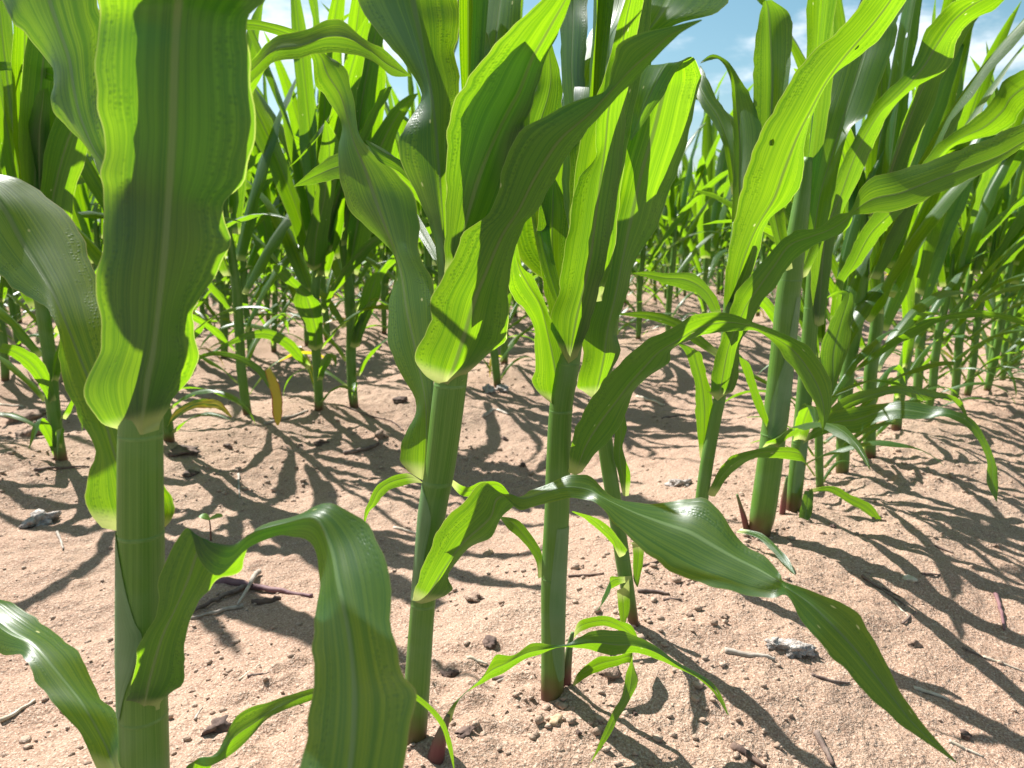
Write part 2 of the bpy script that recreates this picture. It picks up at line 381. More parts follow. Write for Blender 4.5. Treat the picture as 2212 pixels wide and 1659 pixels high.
P2 = dict(Y=.52, label='leaning corn plant with long diagonal blade and one leaf arching far right', stalk=[(884,1760,44),(890,1660,47),(900,1500,51),(914,1300,51),(934,1106,59),(952,1000,65),(973,830,70),(993,700,56),(1003,560,44),(1010,450,24)], leaves=[
 (LEAF, S('''938 826 968 831 1003 820
911 804 967 822 1010 806
897 760 982 790 1052 768
929 700 1002 725 1094 733
932 645 1025 650 1098 663
973 572 1050 590 1101 590
1004 500 1085 510 1128 495
1058 461 1120 455 1160 452
1081 386 1150 395 1190 400
1096 327 1180 345 1226 340
1135 275 1215 297 1257 300
1237 223 1275 245 1299 247
1308 195 1325 190 1345 197
1325 132 1365 148 1391 153
1342 90 1405 115 1431 110
1437 60 1450 75 1466 75
1515 42 1516 43 1517 44'''), [(0,.509,.4,.4),(1,.507,1.0,.9),(2,.50,.6,1.3),(4,.49,.5,1.4),(8,.455,.4,1.2),(12,.425,.3,.7),(16,.40,0,0)], .0012),
 (LEAF, S('''960 600 985 600 1010 590
961 535 992 540 1020 530
963 460 1008 470 1080 470
964 367 1035 380 1120 380
967 283 1070 300 1130 275
978 230 1100 240 1142 245
1001 187 1125 195 1158 198
1032 140 1150 130 1176 135
1064 100 1175 85 1196 88
1104 57 1200 40 1216 45
1150 20 1222 0 1234 0
1190 -30 1245 -50 1255 -55
1260 -160 1290 -170 1320 -190
1350 -330 1351 -330 1352 -330'''), [(0,.512,.2,.2),(3,.49,.6,1.0),(8,.44,1.0,1.2),(11,.40,.9,.9),(13,.36,0,0)], .0012),
 (LEAF, S('''985 588 1003 592 1020 588
975 560 1000 560 1060 545
964 430 1030 430 1110 425
970 310 1060 310 1140 300
992 220 1080 215 1150 205
1045 150 1110 140 1162 130
1120 70 1121 70 1122 70'''), [(0,0.523,0,0),(1,0.522,0,0),(2,0.51,0.3,0.3),(4,0.475,0.6,0.6),(6,0.445,0,0)], .001),  # added hidden leaf: keeps sun off most of the blade before it
 (LEAF, S('''948 640 962 642 976 640
942 520 960 520 972 510
895 412 954 420 968 400
862 332 948 345 972 325
874 272 941 270 978 240
909 203 930 195 996 182
871 133 916 125 982 110
820 75 903 55 994 52
771 0 893 0 991 0
750 -80 885 -80 985 -80
760 -200 870 -220 950 -220
850 -420 851 -420 852 -420'''), [(0,.525,.4,.2),(2,.520,2.4,.6),(4,.530,1.2,.8),(8,.570,4.2,1.6),(11,.60,0,0)], .0015),
 (LEAF, S('''880 1018 914 1038 926 1028
863 985 921 985 940 990
877 932 922 920 945 930
899 876 918 862 942 870
866 803 907 800 938 800
839 740 893 735 935 730
841 663 878 670 937 660
856 592 866 592 934 605
848 548 850 538 903 545
800 497 828 480 904 490
752 452 805 415 893 418
735 390 787 360 850 366
731 330 766 310 799 325
736 268 752 262 773 280
706 213 735 205 763 205
681 177 707 160 744 145
672 122 690 118 704 118
633 92 650 86 664 80
590 73 600 65 612 56
530 63 531 52 533 42
430 62 431 60 432 58'''), [(0,.522,-.5,-.8),(3,.528,.8,-.8),(6,.555,2.0,-1.9),(10,.60,2.6,-2.4),(13,.615,1.2,-1.2),(16,.62,-.2,.2),(20,.60,0,0)], .0010),
 (LEAFS, S('''890 1298 912 1304 938 1296
905 1245 937 1265 977 1276
928 1188 963 1225 969 1240
953 1133 1000 1175 1012 1186
982 1102 1040 1138 1062 1160
1018 1064 1062 1115 1084 1116
1047 1041 1072 1080 1102 1100
1085 1070 1100 1067 1120 1085
1125 1101 1131 1076 1142 1062
1165 1092 1175 1064 1183 1046
1215 1079 1222 1052 1237 1024
1262 1078 1272 1058 1277 1031
1295 1092 1306 1076 1325 1074
1337 1139 1367 1105 1395 1088
1387 1186 1428 1128 1460 1082
1437 1226 1490 1150 1515 1076
1490 1252 1540 1178 1560 1110
1545 1267 1590 1205 1597 1168
1610 1286 1640 1230 1650 1199
1670 1291 1680 1254 1685 1240
1703 1290 1700 1270 1696 1256
1735 1347 1748 1302 1770 1283
1775 1393 1793 1345 1835 1309
1820 1441 1840 1394 1872 1352
1865 1490 1882 1446 1903 1412
1915 1540 1928 1506 1945 1493
1970 1583 1978 1568 1987 1555
2065 1648 2066 1648 2067 1647'''), [(0,.509,.5,.5),(1,.500,-.2,.8),(2,.492,-.2,.8),(5,.482,.1,1.2),(8,.475,-.5,.8),(11,.468,-.4,.5),(14,.445,-1.8,1.8),(18,.405,-.9,.9),(20,.385,-.2,.2),(22,.370,-.6,1.0),(27,.32,0,0)], .0005),
 (LEAF, S('''904 1035 910 1040 915 1044
878 1022 884 1032 892 1044
838 1033 843 1042 850 1055
812 1052 818 1060 826 1072
797 1082 804 1088 812 1092
788 1105 791 1108 797 1106
784 1140 785 1140 786 1140'''), [(0,.53,0,0),(6,.56,0,0)], .0004),
 (LEAF, S('''975 1048 976 1042 977 1036
1000 1072 1004 1062 1008 1052
1040 1070 1045 1052 1045 1040
1075 1062 1080 1050 1082 1045
1110 1085 1111 1085 1112 1085'''), [(0,.53,0,0),(4,.58,0,0)], .0004),
 (LEAF, S('''950 640 962 645 985 610
940 532 958 532 984 525
922 470 935 466 950 464
896 406 903 408 912 420
862 372 872 352 880 366
816 345 825 326 836 326
789 302 790 302 791 302'''), [(0,.535,0,0),(3,.56,.2,.2),(6,.58,0,0)], .0006),
 (LEAF, S('''975 625 980 630 985 622
880 480 890 470 900 460
790 430 800 380 800 320
766 402 770 355 772 315
730 386 730 360 728 332
690 396 690 376 690 354
630 404 631 404 632 404'''), [(0,0.525,0,0),(1,0.6,0,0),(2,0.66,-0.3,0.3),(5,0.68,0,0)], .0004),
 (LEAF, S('''965 560 985 560 1005 555
975 420 1000 420 1020 415
1000 230 1018 230 1036 220
1000 130 1028 130 1060 105
995 60 1020 60 1036 45
990 -10 1012 -10 1030 -10
985 -150 1005 -150 1025 -150
1000 -330 1001 -330 1002 -330'''), [(0,.535,.3,-.3),(4,.55,1.2,-1.2),(7,.57,0,0)], .0006),
 (LEAF, S('''995 562 1003 566 1012 562
1000 420 1030 420 1060 400
1010 250 1050 250 1095 230
1030 100 1070 90 1120 70
1040 -20 1085 -30 1130 -40
1070 -250 1100 -250 1140 -250
1120 -450 1121 -450 1122 -450'''), [(0,0.522,0,0),(1,0.545,0.5,-0.5),(4,0.57,2,-2),(6,0.6,0,0)], .0010)])
P3 = dict(Y=.583, label='upright corn plant with red foot and drooping side leaves', stalk=[(1193,1515,46),(1194,1400,47),(1196,1250,52),(1203,1106,53),(1206,1000,52),(1212,880,50),(1228,780,50),(1253,600,42),(1266,450,24)], leaves=[
 (LEAF, S('''1214 760 1228 785 1246 772
1188 697 1245 690 1278 690
1206 637 1262 620 1296 620
1214 570 1277 550 1310 560
1231 484 1287 470 1322 470
1246 395 1297 390 1338 390
1284 340 1307 312 1347 300
1284 283 1314 240 1352 230
1300 215 1327 180 1362 170
1320 120 1345 90 1378 70
1345 20 1362 0 1390 -20
1420 -180 1421 -180 1422 -180'''), [(0,.572,.6,.4),(2,.565,.6,.8),(6,.545,.5,.9),(9,.52,.5,.5),(11,.49,0,0)], .0014),
 (LEAF, S('''1222 660 1260 655 1298 650
1222 560 1270 560 1325 550
1236 430 1285 430 1340 420
1255 300 1305 300 1360 290
1310 150 1345 150 1390 140
1350 0 1375 0 1410 -10
1420 -180 1421 -180 1422 -180'''), [(0,.583,0,0),(3,.562,.2,.2),(6,.53,0,0)], .001),  # added blocker leaf, hidden; darkens the right half of the main blade
 (LEAF, S('''1194 873 1206 887 1216 875
1152 834 1205 845 1225 830
1156 790 1198 790 1225 780
1152 703 1182 715 1212 730
1131 668 1168 660 1190 690
1104 636 1142 615 1172 642
1099 610 1125 585 1151 597
1101 572 1117 562 1131 580
1107 545 1114 545 1122 550
1110 500 1111 500 1112 500'''), [(0,.585,-.8,-.8),(3,.58,-.5,-.4),(6,.56,-.4,.3),(9,.55,0,0)], .0008),
 (LEAF, S('''1227 1020 1243 1026 1258 1019
1237 946 1265 965 1286 980
1257 895 1295 915 1336 925
1287 845 1330 870 1368 850
1318 806 1362 828 1400 815
1346 780 1395 790 1442 785
1391 736 1425 760 1453 755
1437 716 1465 735 1485 738
1490 685 1510 708 1532 721
1558 675 1568 696 1575 716
1625 696 1627 706 1629 714
1690 720 1680 733 1668 737
1735 740 1717 760 1690 765
1772 780 1748 800 1717 800
1794 825 1770 842 1741 838
1797 875 1780 886 1764 883
1776 936 1777 936 1778 936'''), [(0,.573,.3,.5),(1,.560,-.2,.7),(2,.550,-.2,.8),(5,.536,0,.7),(8,.53,-.3,.5),(12,.52,-.6,.3),(16,.505,0,0)], .0008),
 (LEAF, S('''1185 740 1210 740 1235 730
1186 675 1205 675 1232 670
1172 610 1198 610 1226 610
1162 510 1192 520 1230 510
1165 440 1194 450 1236 458
1182 402 1195 408 1216 418
1197 385 1198 385 1199 385'''), [(0,.60,0,0),(3,.625,-.3,-.3),(6,.64,0,0)], .0008),
 (LEAF, S('''1250 605 1256 610 1262 605
1230 500 1250 500 1275 500
1232 330 1268 330 1300 330
1237 220 1275 225 1308 220
1247 160 1290 160 1330 130
1271 83 1312 80 1350 50
1297 27 1335 20 1370 0
1320 -60 1355 -70 1390 -90
1420 -250 1421 -250 1422 -250'''), [(0,0.584,0,0),(1,0.6,0,0),(3,0.61,1,-1),(5,0.63,2.2,-2),(8,0.66,0,0)], .0012),
 (LEAF, S('''1246 565 1252 570 1259 565
1215 420 1235 420 1260 420
1222 260 1240 260 1265 255
1213 150 1235 150 1262 140
1210 60 1238 60 1268 60
1212 -30 1240 -30 1268 -30
1220 -250 1240 -250 1250 -250'''), [(0,0.585,0,0),(1,0.62,0.6,-0.6),(4,0.64,1.4,-1.4),(6,0.66,0,0)], .0008),
 (LEAF, S('''1218 700 1226 705 1234 700
1165 560 1180 560 1196 555
1140 420 1160 430 1185 430
1118 340 1150 340 1200 330
1130 280 1165 270 1213 245
1150 215 1185 205 1214 190
1165 160 1190 155 1208 150
1180 60 1181 60 1182 60'''), [(0,0.59,0,0),(1,0.61,0,0),(2,0.64,0,0),(7,0.66,0,0)], .0012),
 (LEAFH, S('''1233 1388 1236 1380 1240 1372
1258 1362 1254 1352 1252 1342
1304 1352 1303 1341 1302 1330
1335 1362 1338 1352 1340 1341
1355 1378 1360 1368 1366 1354
1381 1392 1382 1391 1383 1390'''), [(0,.60,0,0),(5,.62,0,0)], .0004),
 (LEAF, S('''1234 1488 1236 1482 1238 1474
1256 1470 1255 1458 1252 1450
1290 1452 1290 1436 1290 1420
1330 1440 1332 1425 1335 1416
1362 1432 1364 1420 1366 1408
1378 1470 1364 1465 1352 1458
1362 1510 1355 1508 1342 1506
1337 1550 1330 1545 1322 1540
1316 1590 1309 1588 1302 1586
1270 1657 1271 1657 1272 1657'''), [(0,.59,0,0),(4,.56,.3,-.3),(9,.505,0,0)], .0004),
 (LEAF, S('''1163 1250 1169 1247 1174 1243
1155 1205 1163 1200 1170 1196
1124 1165 1134 1160 1150 1158
1094 1138 1108 1130 1116 1122
1080 1118 1081 1117 1082 1116'''), [(0,.58,0,0),(4,.60,0,0)], .0004)])
P4 = dict(Y=.683, label='slim corn plant with one broad shaded blade, just behind the red-footed one', stalk=[(1374,1372,17),(1366,1330,22),(1350,1240,30),(1330,1106,32),(1312,990,33),(1300,880,34),(1312,760,32),(1335,600,26),(1348,480,14)], leaves=[
 (LEAF, S('''1263 848 1283 862 1300 850
1245 828 1295 820 1318 806
1260 775 1305 770 1340 755
1257 715 1315 705 1329 710
1275 655 1330 640 1352 640
1280 560 1347 555 1370 570
1286 480 1362 480 1421 490
1303 425 1375 420 1440 425
1315 360 1389 360 1462 375
1335 290 1410 290 1483 310
1347 220 1428 220 1499 225
1370 170 1440 165 1514 165
1385 142 1445 135 1492 127
1372 185 1425 165 1462 150
1368 240 1395 225 1430 210
1361 303 1362 303 1364 303'''), [(0,.672,.4,.3),(2,.665,.4,.9),(7,.650,.7,1.6),(11,.615,.9,1.4),(12,.585,.5,.9),(13,.572,.2,.6),(15,.56,0,0)], .0022),
 (LEAF, S('''1314 722 1325 730 1336 722
1230 645 1285 645 1335 640
1110 540 1230 530 1345 520
1105 380 1235 380 1350 370
1160 270 1255 260 1345 250
1310 190 1311 190 1312 190'''), [(0,.684,0,0),(1,.69,0,0),(2,.705,0,0),(5,.71,0,0)], .001),  # added shade blocker in leaf form, mostly hidden, for the broad blade
 (LEAF, S('''1345 1070 1352 1072 1359 1070
1337 1030 1345 1030 1361 1020
1325 980 1338 985 1345 970
1330 925 1342 930 1354 922
1335 885 1340 880 1345 864
1350 800 1351 800 1352 800'''), [(0,.68,0,0),(5,.66,0,0)], .0006),
 (LEAF, S('''1334 1198 1338 1204 1348 1200
1320 1172 1326 1168 1354 1188
1288 1142 1305 1145 1340 1166
1262 1120 1275 1120 1300 1125
1234 1105 1236 1105 1238 1104'''), [(0,.67,0,0),(4,.64,0,0)], .0005),
 (LEAF, S('''1360 1172 1364 1172 1368 1170
1366 1180 1378 1180 1390 1183
1368 1220 1378 1220 1388 1220
1368 1250 1374 1252 1382 1252
1376 1268 1377 1268 1378 1268'''), [(0,.69,0,0),(4,.68,0,0)], .0004),
 (LEAFH, S('''1358 1258 1362 1252 1364 1244
1338 1262 1336 1250 1335 1246
1317 1275 1318 1258 1318 1246
1302 1288 1308 1275 1320 1268
1298 1305 1303 1295 1312 1290
1289 1320 1290 1320 1291 1319'''), [(0,.675,0,0),(5,.65,0,0)], .0004),
 (LEAF, S('''1333 1275 1345 1270 1358 1252
1334 1300 1346 1300 1361 1290
1338 1325 1347 1325 1358 1325
1340 1345 1347 1343 1353 1340
1348 1358 1349 1358 1350 1358'''), [(0,.665,0,0),(4,.66,0,0)], .0004),
 (LEAF, S('''1344 480 1349 485 1355 480
1334 320 1350 320 1370 318
1330 170 1360 170 1400 180
1342 95 1375 95 1420 90
1352 50 1405 60 1460 52
1368 0 1430 20 1550 25
1382 -40 1450 -20 1575 -10
1440 -120 1480 -90 1560 -80
1540 -190 1541 -190 1542 -190'''), [(0,0.683,0,0),(1,0.655,0,0),(2,0.62,0.3,0),(4,0.6,1.2,-1.2),(5,0.6,2.4,-2.4),(7,0.63,1,-1),(8,0.64,0,0)], .0008)])
P5 = dict(Y=.79, label='slender corn plant with two long bright blades reaching up to the right', stalk=[(1500,1180,24),(1512,1106,26),(1527,1000,27),(1546,900,25),(1556,853,24),(1572,720,26),(1580,600,24),(1590,480,14)], leaves=[
 (LEAF, S('''1527 843 1550 866 1567 850
1534 845 1556 840 1586 843
1539 800 1565 790 1597 800
1552 753 1575 745 1598 745
1565 713 1592 705 1622 700
1579 668 1612 660 1641 658
1593 628 1636 625 1675 620
1640 573 1672 575 1704 573
1688 520 1705 530 1742 540
1722 496 1755 510 1790 516
1768 491 1790 497 1820 505
1808 463 1825 477 1840 478
1838 454 1841 459 1846 464
1868 394 1885 430 1895 460
1932 370 1945 417 1960 449
2002 350 2010 392 2020 420
2075 322 2085 365 2095 388
2142 297 2160 337 2170 345
2212 265 2225 300 2235 302
2300 240 2330 255 2350 260
2480 200 2481 200 2482 200'''), [(0,.782,.4,.4),(3,.772,.4,.4),(7,.75,.5,.5),(12,.71,0,0),(14,.69,.6,-.4),(20,.62,0,0)], .0010),
 (LEAFH, S('''1565 700 1580 700 1592 700
1565 630 1588 630 1606 630
1572 553 1606 560 1638 550
1585 483 1636 490 1658 480
1599 417 1672 430 1708 433
1616 360 1694 370 1734 385
1642 287 1722 300 1737 310
1675 233 1752 240 1755 248
1715 160 1788 175 1795 170
1758 110 1828 120 1843 130
1808 70 1866 75 1888 97
1842 30 1897 38 1928 48
1872 -5 1928 -5 1962 -10
1920 -60 1965 -65 2000 -70
2080 -220 2081 -220 2082 -220'''), [(0,.788,.2,.2),(4,.76,.5,.7),(9,.71,.8,.8),(12,.67,.6,.6),(14,.62,0,0)], .0012),
 (LEAFH, S('''1578 620 1588 620 1600 620
1580 500 1594 500 1612 480
1583 400 1597 400 1628 370
1585 300 1597 300 1646 285
1582 220 1590 220 1622 210
1576 165 1584 165 1592 160
1555 130 1565 135 1573 133
1535 130 1537 123 1540 117
1512 137 1513 136 1514 134'''), [(0,.80,0,0),(2,.84,0,0),(4,.90,-.3,-.6),(8,.93,0,0)], .0008),
 (LEAF, S('''1580 420 1588 420 1596 410
1564 320 1575 320 1585 300
1542 268 1553 255 1575 250
1512 225 1525 212 1548 212
1503 190 1510 180 1526 165
1512 142 1513 142 1514 142'''), [(0,.86,0,0),(5,.95,0,0)], .0008),
 (LEAF, S('''1690 580 1700 585 1712 580
1650 430 1668 430 1690 420
1630 300 1665 300 1695 280
1627 180 1668 190 1705 160
1630 100 1665 100 1712 70
1640 40 1660 30 1705 30
1648 5 1655 0 1668 0'''), [(0,.86,0,0),(2,.88,.3,-2.0),(3,.89,.3,-2.4),(5,.90,0,0)], .0008),
 (LEAFH, S('''1722 520 1732 520 1742 520
1735 330 1752 330 1775 330
1738 200 1765 200 1796 200
1742 110 1770 110 1800 110
1743 0 1772 0 1802 0
1745 -90 1773 -90 1800 -90'''), [(0,.95,0,0),(4,.95,0,0)], .0012),
 (LEAF, S('''1512 990 1518 985 1524 980
1503 900 1522 900 1537 890
1502 870 1520 865 1539 855
1502 835 1516 830 1529 822
1490 790 1505 785 1520 785
1474 752 1490 750 1508 758
1440 735 1441 735 1442 734'''), [(0,.795,0,0),(6,.80,0,0)], .0006),
 (LEAFH, S('''1550 702 1556 696 1562 690
1516 642 1530 636 1546 640
1478 626 1488 606 1500 592
1430 611 1435 600 1441 590
1400 600 1402 594 1404 586
1366 591 1367 590 1368 589'''), [(0,.785,0,0),(5,.80,0,0)], .0006),
 (LEAF, S('''1548 772 1552 766 1556 760
1500 742 1508 732 1515 726
1455 708 1460 698 1466 690
1400 690 1402 681 1405 673
1331 679 1332 678 1333 677'''), [(0,.79,0,0),(4,.84,0,0)], .0006),
 (LEAF, S('''1528 1068 1536 1072 1545 1073
1546 1028 1560 1030 1574 1028
1568 996 1585 1005 1610 1000
1592 981 1605 992 1625 992
1635 970 1640 978 1645 988
1682 966 1690 975 1700 992
1722 970 1728 980 1732 998
1744 1003 1745 1004 1746 1005'''), [(0,.785,0,0),(3,.76,0,.4),(7,.74,0,0)], .0005)])
P6 = dict(Y=.927, label='thick-stemmed corn plant with smooth bare stalk right of the two bright blades', stalk=[(1637,1170,42),(1642,1140,44),(1648,1106,50),(1663,1000,50),(1680,860,49),(1694,730,48),(1705,620,46),(1730,450,34),(1745,340,18)], leaves=[
 (LEAF, S('''1700 600 1725 605 1745 595
1728 520 1755 520 1780 510
1742 420 1772 420 1803 410
1745 330 1800 330 1832 285
1760 260 1824 250 1874 245
1780 200 1850 170 1904 170
1800 130 1868 110 1936 85
1830 60 1885 50 1938 40
1860 0 1900 0 1955 0
1930 -140 1931 -140 1932 -140'''), [(0,.93,0,0),(2,.94,.6,-.8),(4,.95,1.3,-1.6),(7,.98,1.3,-1.6),(9,1.05,0,0)], .0012),
 (LEAF, S('''1655 922 1658 938 1667 936
1632 880 1645 890 1655 890
1617 835 1628 838 1636 838
1601 790 1612 790 1620 788
1590 762 1598 765 1600 772
1560 750 1561 750 1562 750'''), [(0,.92,0,0),(5,.90,0,0)], .0006),
 (LEAF, S('''1760 700 1768 705 1780 700
1752 600 1775 600 1792 600
1758 500 1785 500 1812 480
1790 420 1815 425 1850 400
1830 330 1850 330 1885 320
1880 240 1895 250 1920 245
1912 200 1930 215 1975 190
1972 140 1990 150 2050 145
1995 73 2025 95 2068 85
2035 27 2060 45 2098 47
2070 0 2110 5 2150 20
2180 -20 2181 -20 2183 -18'''), [(0,.99,0,0),(4,.98,.2,.5),(8,.95,.5,.5),(11,.90,0,0)], .0010),
 (LEAF, S('''1792 700 1800 705 1812 700
1802 616 1815 620 1825 610
1830 560 1845 570 1860 570
1860 500 1880 505 1910 500
1905 440 1930 455 1955 450
1960 400 1975 410 2000 400
2015 322 2030 335 2045 330
2060 287 2072 300 2086 307
2108 253 2125 275 2150 290
2145 215 2165 240 2190 265
2172 172 2190 205 2215 228
2240 140 2260 160 2290 180
2400 90 2401 90 2402 90'''), [(0,1.05,0,0),(6,1.0,.3,.3),(9,.96,.3,.3),(12,.9,0,0)], .0010)])
P7 = dict(Y=1.0, label='corn plant with a hanging yellow-green leaf, close behind the thick-stemmed one', stalk=[(1711,1114,28),(1714,1090,30),(1728,950,31),(1741,820,31),(1752,680,29),(1765,500,24),(1775,380,12)], leaves=[
 (LEAFH, S('''1756 662 1760 666 1764 662
1796 640 1800 634 1806 630
1822 640 1834 632 1842 636
1795 692 1816 700 1838 690
1771 760 1801 760 1836 742
1780 822 1800 812 1817 800
1797 853 1798 853 1799 852'''), [(0,1,0,0),(1,1.02,0,0),(2,1.02,0,0),(6,0.98,0,0)], .0008),
 (LEAF, S('''1730 960 1735 952 1738 946
1790 936 1795 915 1790 896
1850 935 1850 906 1845 880
1890 915 1900 890 1905 872
1935 905 1950 885 1955 866
2000 905 2005 893 2010 875
2040 900 2050 893 2055 885
2085 920 2095 913 2100 905
2115 955 2122 950 2128 945
2133 1000 2142 1000 2151 1000
2131 1040 2144 1040 2156 1040
2152 1084 2153 1084 2154 1083'''), [(0,.99,0,0),(3,.95,-.6,.8),(6,.90,-.3,.3),(11,.86,0,0)], .0004),
 (LEAF, S('''1736 962 1742 958 1745 950
1776 920 1785 905 1775 900
1830 885 1835 870 1830 855
1888 862 1895 850 1893 838
1935 850 1938 842 1940 832
1968 858 1972 848 1975 835
2000 866 2012 856 2020 845
2050 860 2062 868 2072 862
2090 905 2091 905 2092 905'''), [(0,1.0,0,0),(3,1.0,-.3,.5),(8,1.02,0,0)], .0004),
 (LEAF, S('''1728 1105 1732 1100 1736 1096
1738 1060 1746 1060 1754 1055
1728 1100 1742 1100 1756 1095
1722 1135 1733 1135 1744 1130
1698 1180 1699 1180 1700 1180'''), [(0,1.0,0,0),(1,.98,0,0),(4,.95,0,0)], .0004),
 (LEAF, S('''1745 1065 1748 1060 1750 1056
1790 1062 1795 1055 1800 1050
1830 1085 1836 1078 1840 1070
1870 1108 1877 1100 1884 1092
1914 1144 1915 1144 1916 1143'''), [(0,1.02,0,0),(4,1.0,0,0)], .0004),
 (LEAF, S('''1590 1150 1594 1146 1600 1142
1632 1160 1636 1154 1645 1152
1662 1185 1670 1180 1678 1180
1690 1215 1697 1212 1704 1208
1715 1240 1716 1240 1717 1239'''), [(0,.89,0,0),(4,.80,0,0)], .0004)])
T2 = S('''955 1566 963 1566 974 1560
972 1530 980 1528 990 1515
998 1502 1008 1494 1018 1486
1026 1484 1034 1472 1046 1458
1050 1472 1062 1448 1073 1414
1085 1455 1095 1432 1110 1416
1130 1426 1140 1410 1150 1389
1170 1412 1180 1402 1188 1393
1212 1398 1220 1396 1228 1390
1275 1404 1280 1388 1262 1370
1324 1416 1330 1393 1306 1360
1362 1410 1372 1395 1356 1367
1404 1418 1415 1408 1406 1389
1456 1440 1463 1436 1468 1433
1505 1464 1512 1462 1518 1460
1541 1496 1546 1494 1552 1490
1572 1545 1573 1545 1574 1544''')
# ------------------------------------------------------------------ building traced plants
SEED = [100]
def traced(parent, org, mat, st, yk, ruf, name='leaf', sub=5, collar=None, label=None):
    st = np.array(st); n = len(st); k = np.arange(n)
    yk = [tuple(q) if len(q) == 4 else (*q, 0, 0) for q in yk]
    ki = [q[0] for q in yk]
    Y, dl, dr = (np.interp(k, ki, [q[c] for q in yk]) for c in (1, 2, 3))
    L = np.array([at(s[0], s[1], y + a * .01) for s, y, a in zip(st, Y, dl)])
    M = np.array([at(s[2], s[3], y) for s, y in zip(st, Y)])
    Rr = np.array([at(s[4], s[5], y + a * .01) for s, y, a in zip(st, Y, dr)])
    SEED[0] += 1
    V, Fc, U = ribbon(catmull(L, sub), catmull(M, sub), catmull(Rr, sub), 6, 0.10, ruf, SEED[0])
    o = mesh(name, V - org, Fc, mat, parent, U)
    if label: o['label'] = label
    return o
def px_tube(path, Y, org, mat, parent, name, sides=20, v0=0.0, n=6):
    P = np.array([at(p[0], p[1], Y) for p in path]); rad = [p[2] / 2 / F * np.linalg.norm(q - CAM) for p, q in zip(path, P)]
    A = catmull(np.c_[P, rad], n)
    V, Fc, U = tube(A[:, :3], A[:, 3], sides, 0)
    U = np.array(U); U[:, 1] = np.array(V)[:, 2] - v0
    return mesh(name, np.array(V) - org, Fc, mat, parent, U)
def ring(parent, org, c, r, h=.003):
    """pale collar round the stalk where a blade leaves it"""
    P = [c + np.array([0, 0, z]) for z in (-h / 2, -h / 4, 0, h / 4, h / 2)]
    V, Fc, U = tube(P, [r * .985, r * 1.012, r * 1.02, r * 1.012, r * .985], 20, 0, cap=False)
    return mesh('collar', np.array(V) - org, Fc, COLLAR, parent, U)
def sheath(parent, org, P, Y, rows, grow=1.05):
    """a leaf sheath wrapped on the front of a stalk, open along one slanting edge"""
    ys = [p[1] for p in P][::-1]; xs = [p[0] for p in P][::-1]; ws = [p[2] for p in P][::-1]
    g, nn = [], 12; rows = catmull(rows, 4)
    for y, xl, xr in rows:
        cx, w = np.interp(y, ys, xs), np.interp(y, ys, ws); r = w / 2 * grow
        a0, a1 = math.asin(max(-1, min(1, (xl - cx) / r))), math.asin(max(-1, min(1, (xr - cx) / r)))
        c = at(cx, y, Y); rr = r / F * np.linalg.norm(c - CAM)
        for j in range(nn):
            a = a0 + (a1 - a0) * j / (nn - 1); g.append(c + np.array([math.sin(a) * rr, -math.cos(a) * rr, 0]))
    n = len(rows); g = np.array(g)
    Fc = [(i * nn + j, i * nn + j + 1, (i + 1) * nn + j + 1, (i + 1) * nn + j) for i in range(n - 1) for j in range(nn - 1)]
    U = np.c_[np.tile(np.linspace(0, 1, nn), n), g[:, 2] + .1]
    return mesh('sheath', g - org, Fc, SHEATH, parent, U)
# ------------------------------------------------------------------ grown plants (rows further off, and tops out of the frame)
def gen_leaf(rg, az, z0, r0, length, width, f0, f1, twist=0., fold=.5, trunc=1.0, N=13, half=3, ruf=.004, p=1.7, stem=0.):
    t = np.linspace(0, trunc, N); ds = length / (N - 1) * trunc
    a = az + (rg.uniform(-.5, .5)) * t ** 2
    f = f0 + (f1 - f0) * t ** p
    d = np.c_[np.sin(f) * np.cos(a), np.sin(f) * np.sin(a), np.cos(f)]
    M = np.zeros((N, 3)); M[0] = (math.cos(az) * r0, math.sin(az) * r0, z0)
    for i in range(1, N): M[i] = M[i - 1] + (d[i - 1] + d[i]) / 2 * ds
    c0 = np.c_[-np.sin(a), np.cos(a), 0 * a]
    nr = np.cross(d, c0)                                     # towards the stalk side / upper face
    nr = np.where(nr[:, 2:3] < 0, -nr, nr) if False else nr
    tw = twist * t ** 1.5
    c = c0 * np.cos(tw)[:, None] + nr * np.sin(tw)[:, None]; n2 = np.cross(d, c)
    w = width * np.minimum(1, .62 + 1.5 * t) * np.clip(1 - t ** 2.4, 0, 1) ** .85 * (1 + .10 * np.sin(t * rg.uniform(9, 16) + rg.uniform(0, 6)))
    be = fold * (1.1 - .75 * t)
    up = -n2
    e1 = c * np.cos(be)[:, None] + up * np.sin(be)[:, None]; e2 = -c * np.cos(be)[:, None] + up * np.sin(be)[:, None]
    LL, RR = M + e1 * (w / 2)[:, None], M + e2 * (w / 2)[:, None]
    if stem:                                                  # rolled in the whorl before it opens
        q = np.linspace(1, .12, 6)[:, None]; dn = q * np.array([[-M[0, 0], -M[0, 1], -stem]]); k = (1 - q) * .8 + .12
        MM = M[0] + dn; LL = np.concatenate([MM + (LL[0] - M[0]) * k, LL]); RR = np.concatenate([MM + (RR[0] - M[0]) * k, RR]); M = np.concatenate([MM, M])
    return ribbon(LL, M, RR, half, .12, ruf, rg.randint(1 << 30))
LEVELS = [(.03, .17, .016, 50, 150), (.055, .22, .020, 46, 145), (.085, .24, .022, 44, 138), (.12, .26, .025, 42, 132), (.16, .30, .029, 40, 125), (.205, .36, .036, 36, 115),
          (.25, .44, .046, 32, 104), (.295, .50, .058, 28, 92), (.335, .54, .066, 24, 78), (.37, .58, .072, 19, 64), (.40, .60, .074, 15, 52), (.43, .60, .070, 10, 40), (.455, .60, .064, 6, 28), (.475, .56, .050, 3, 15)]
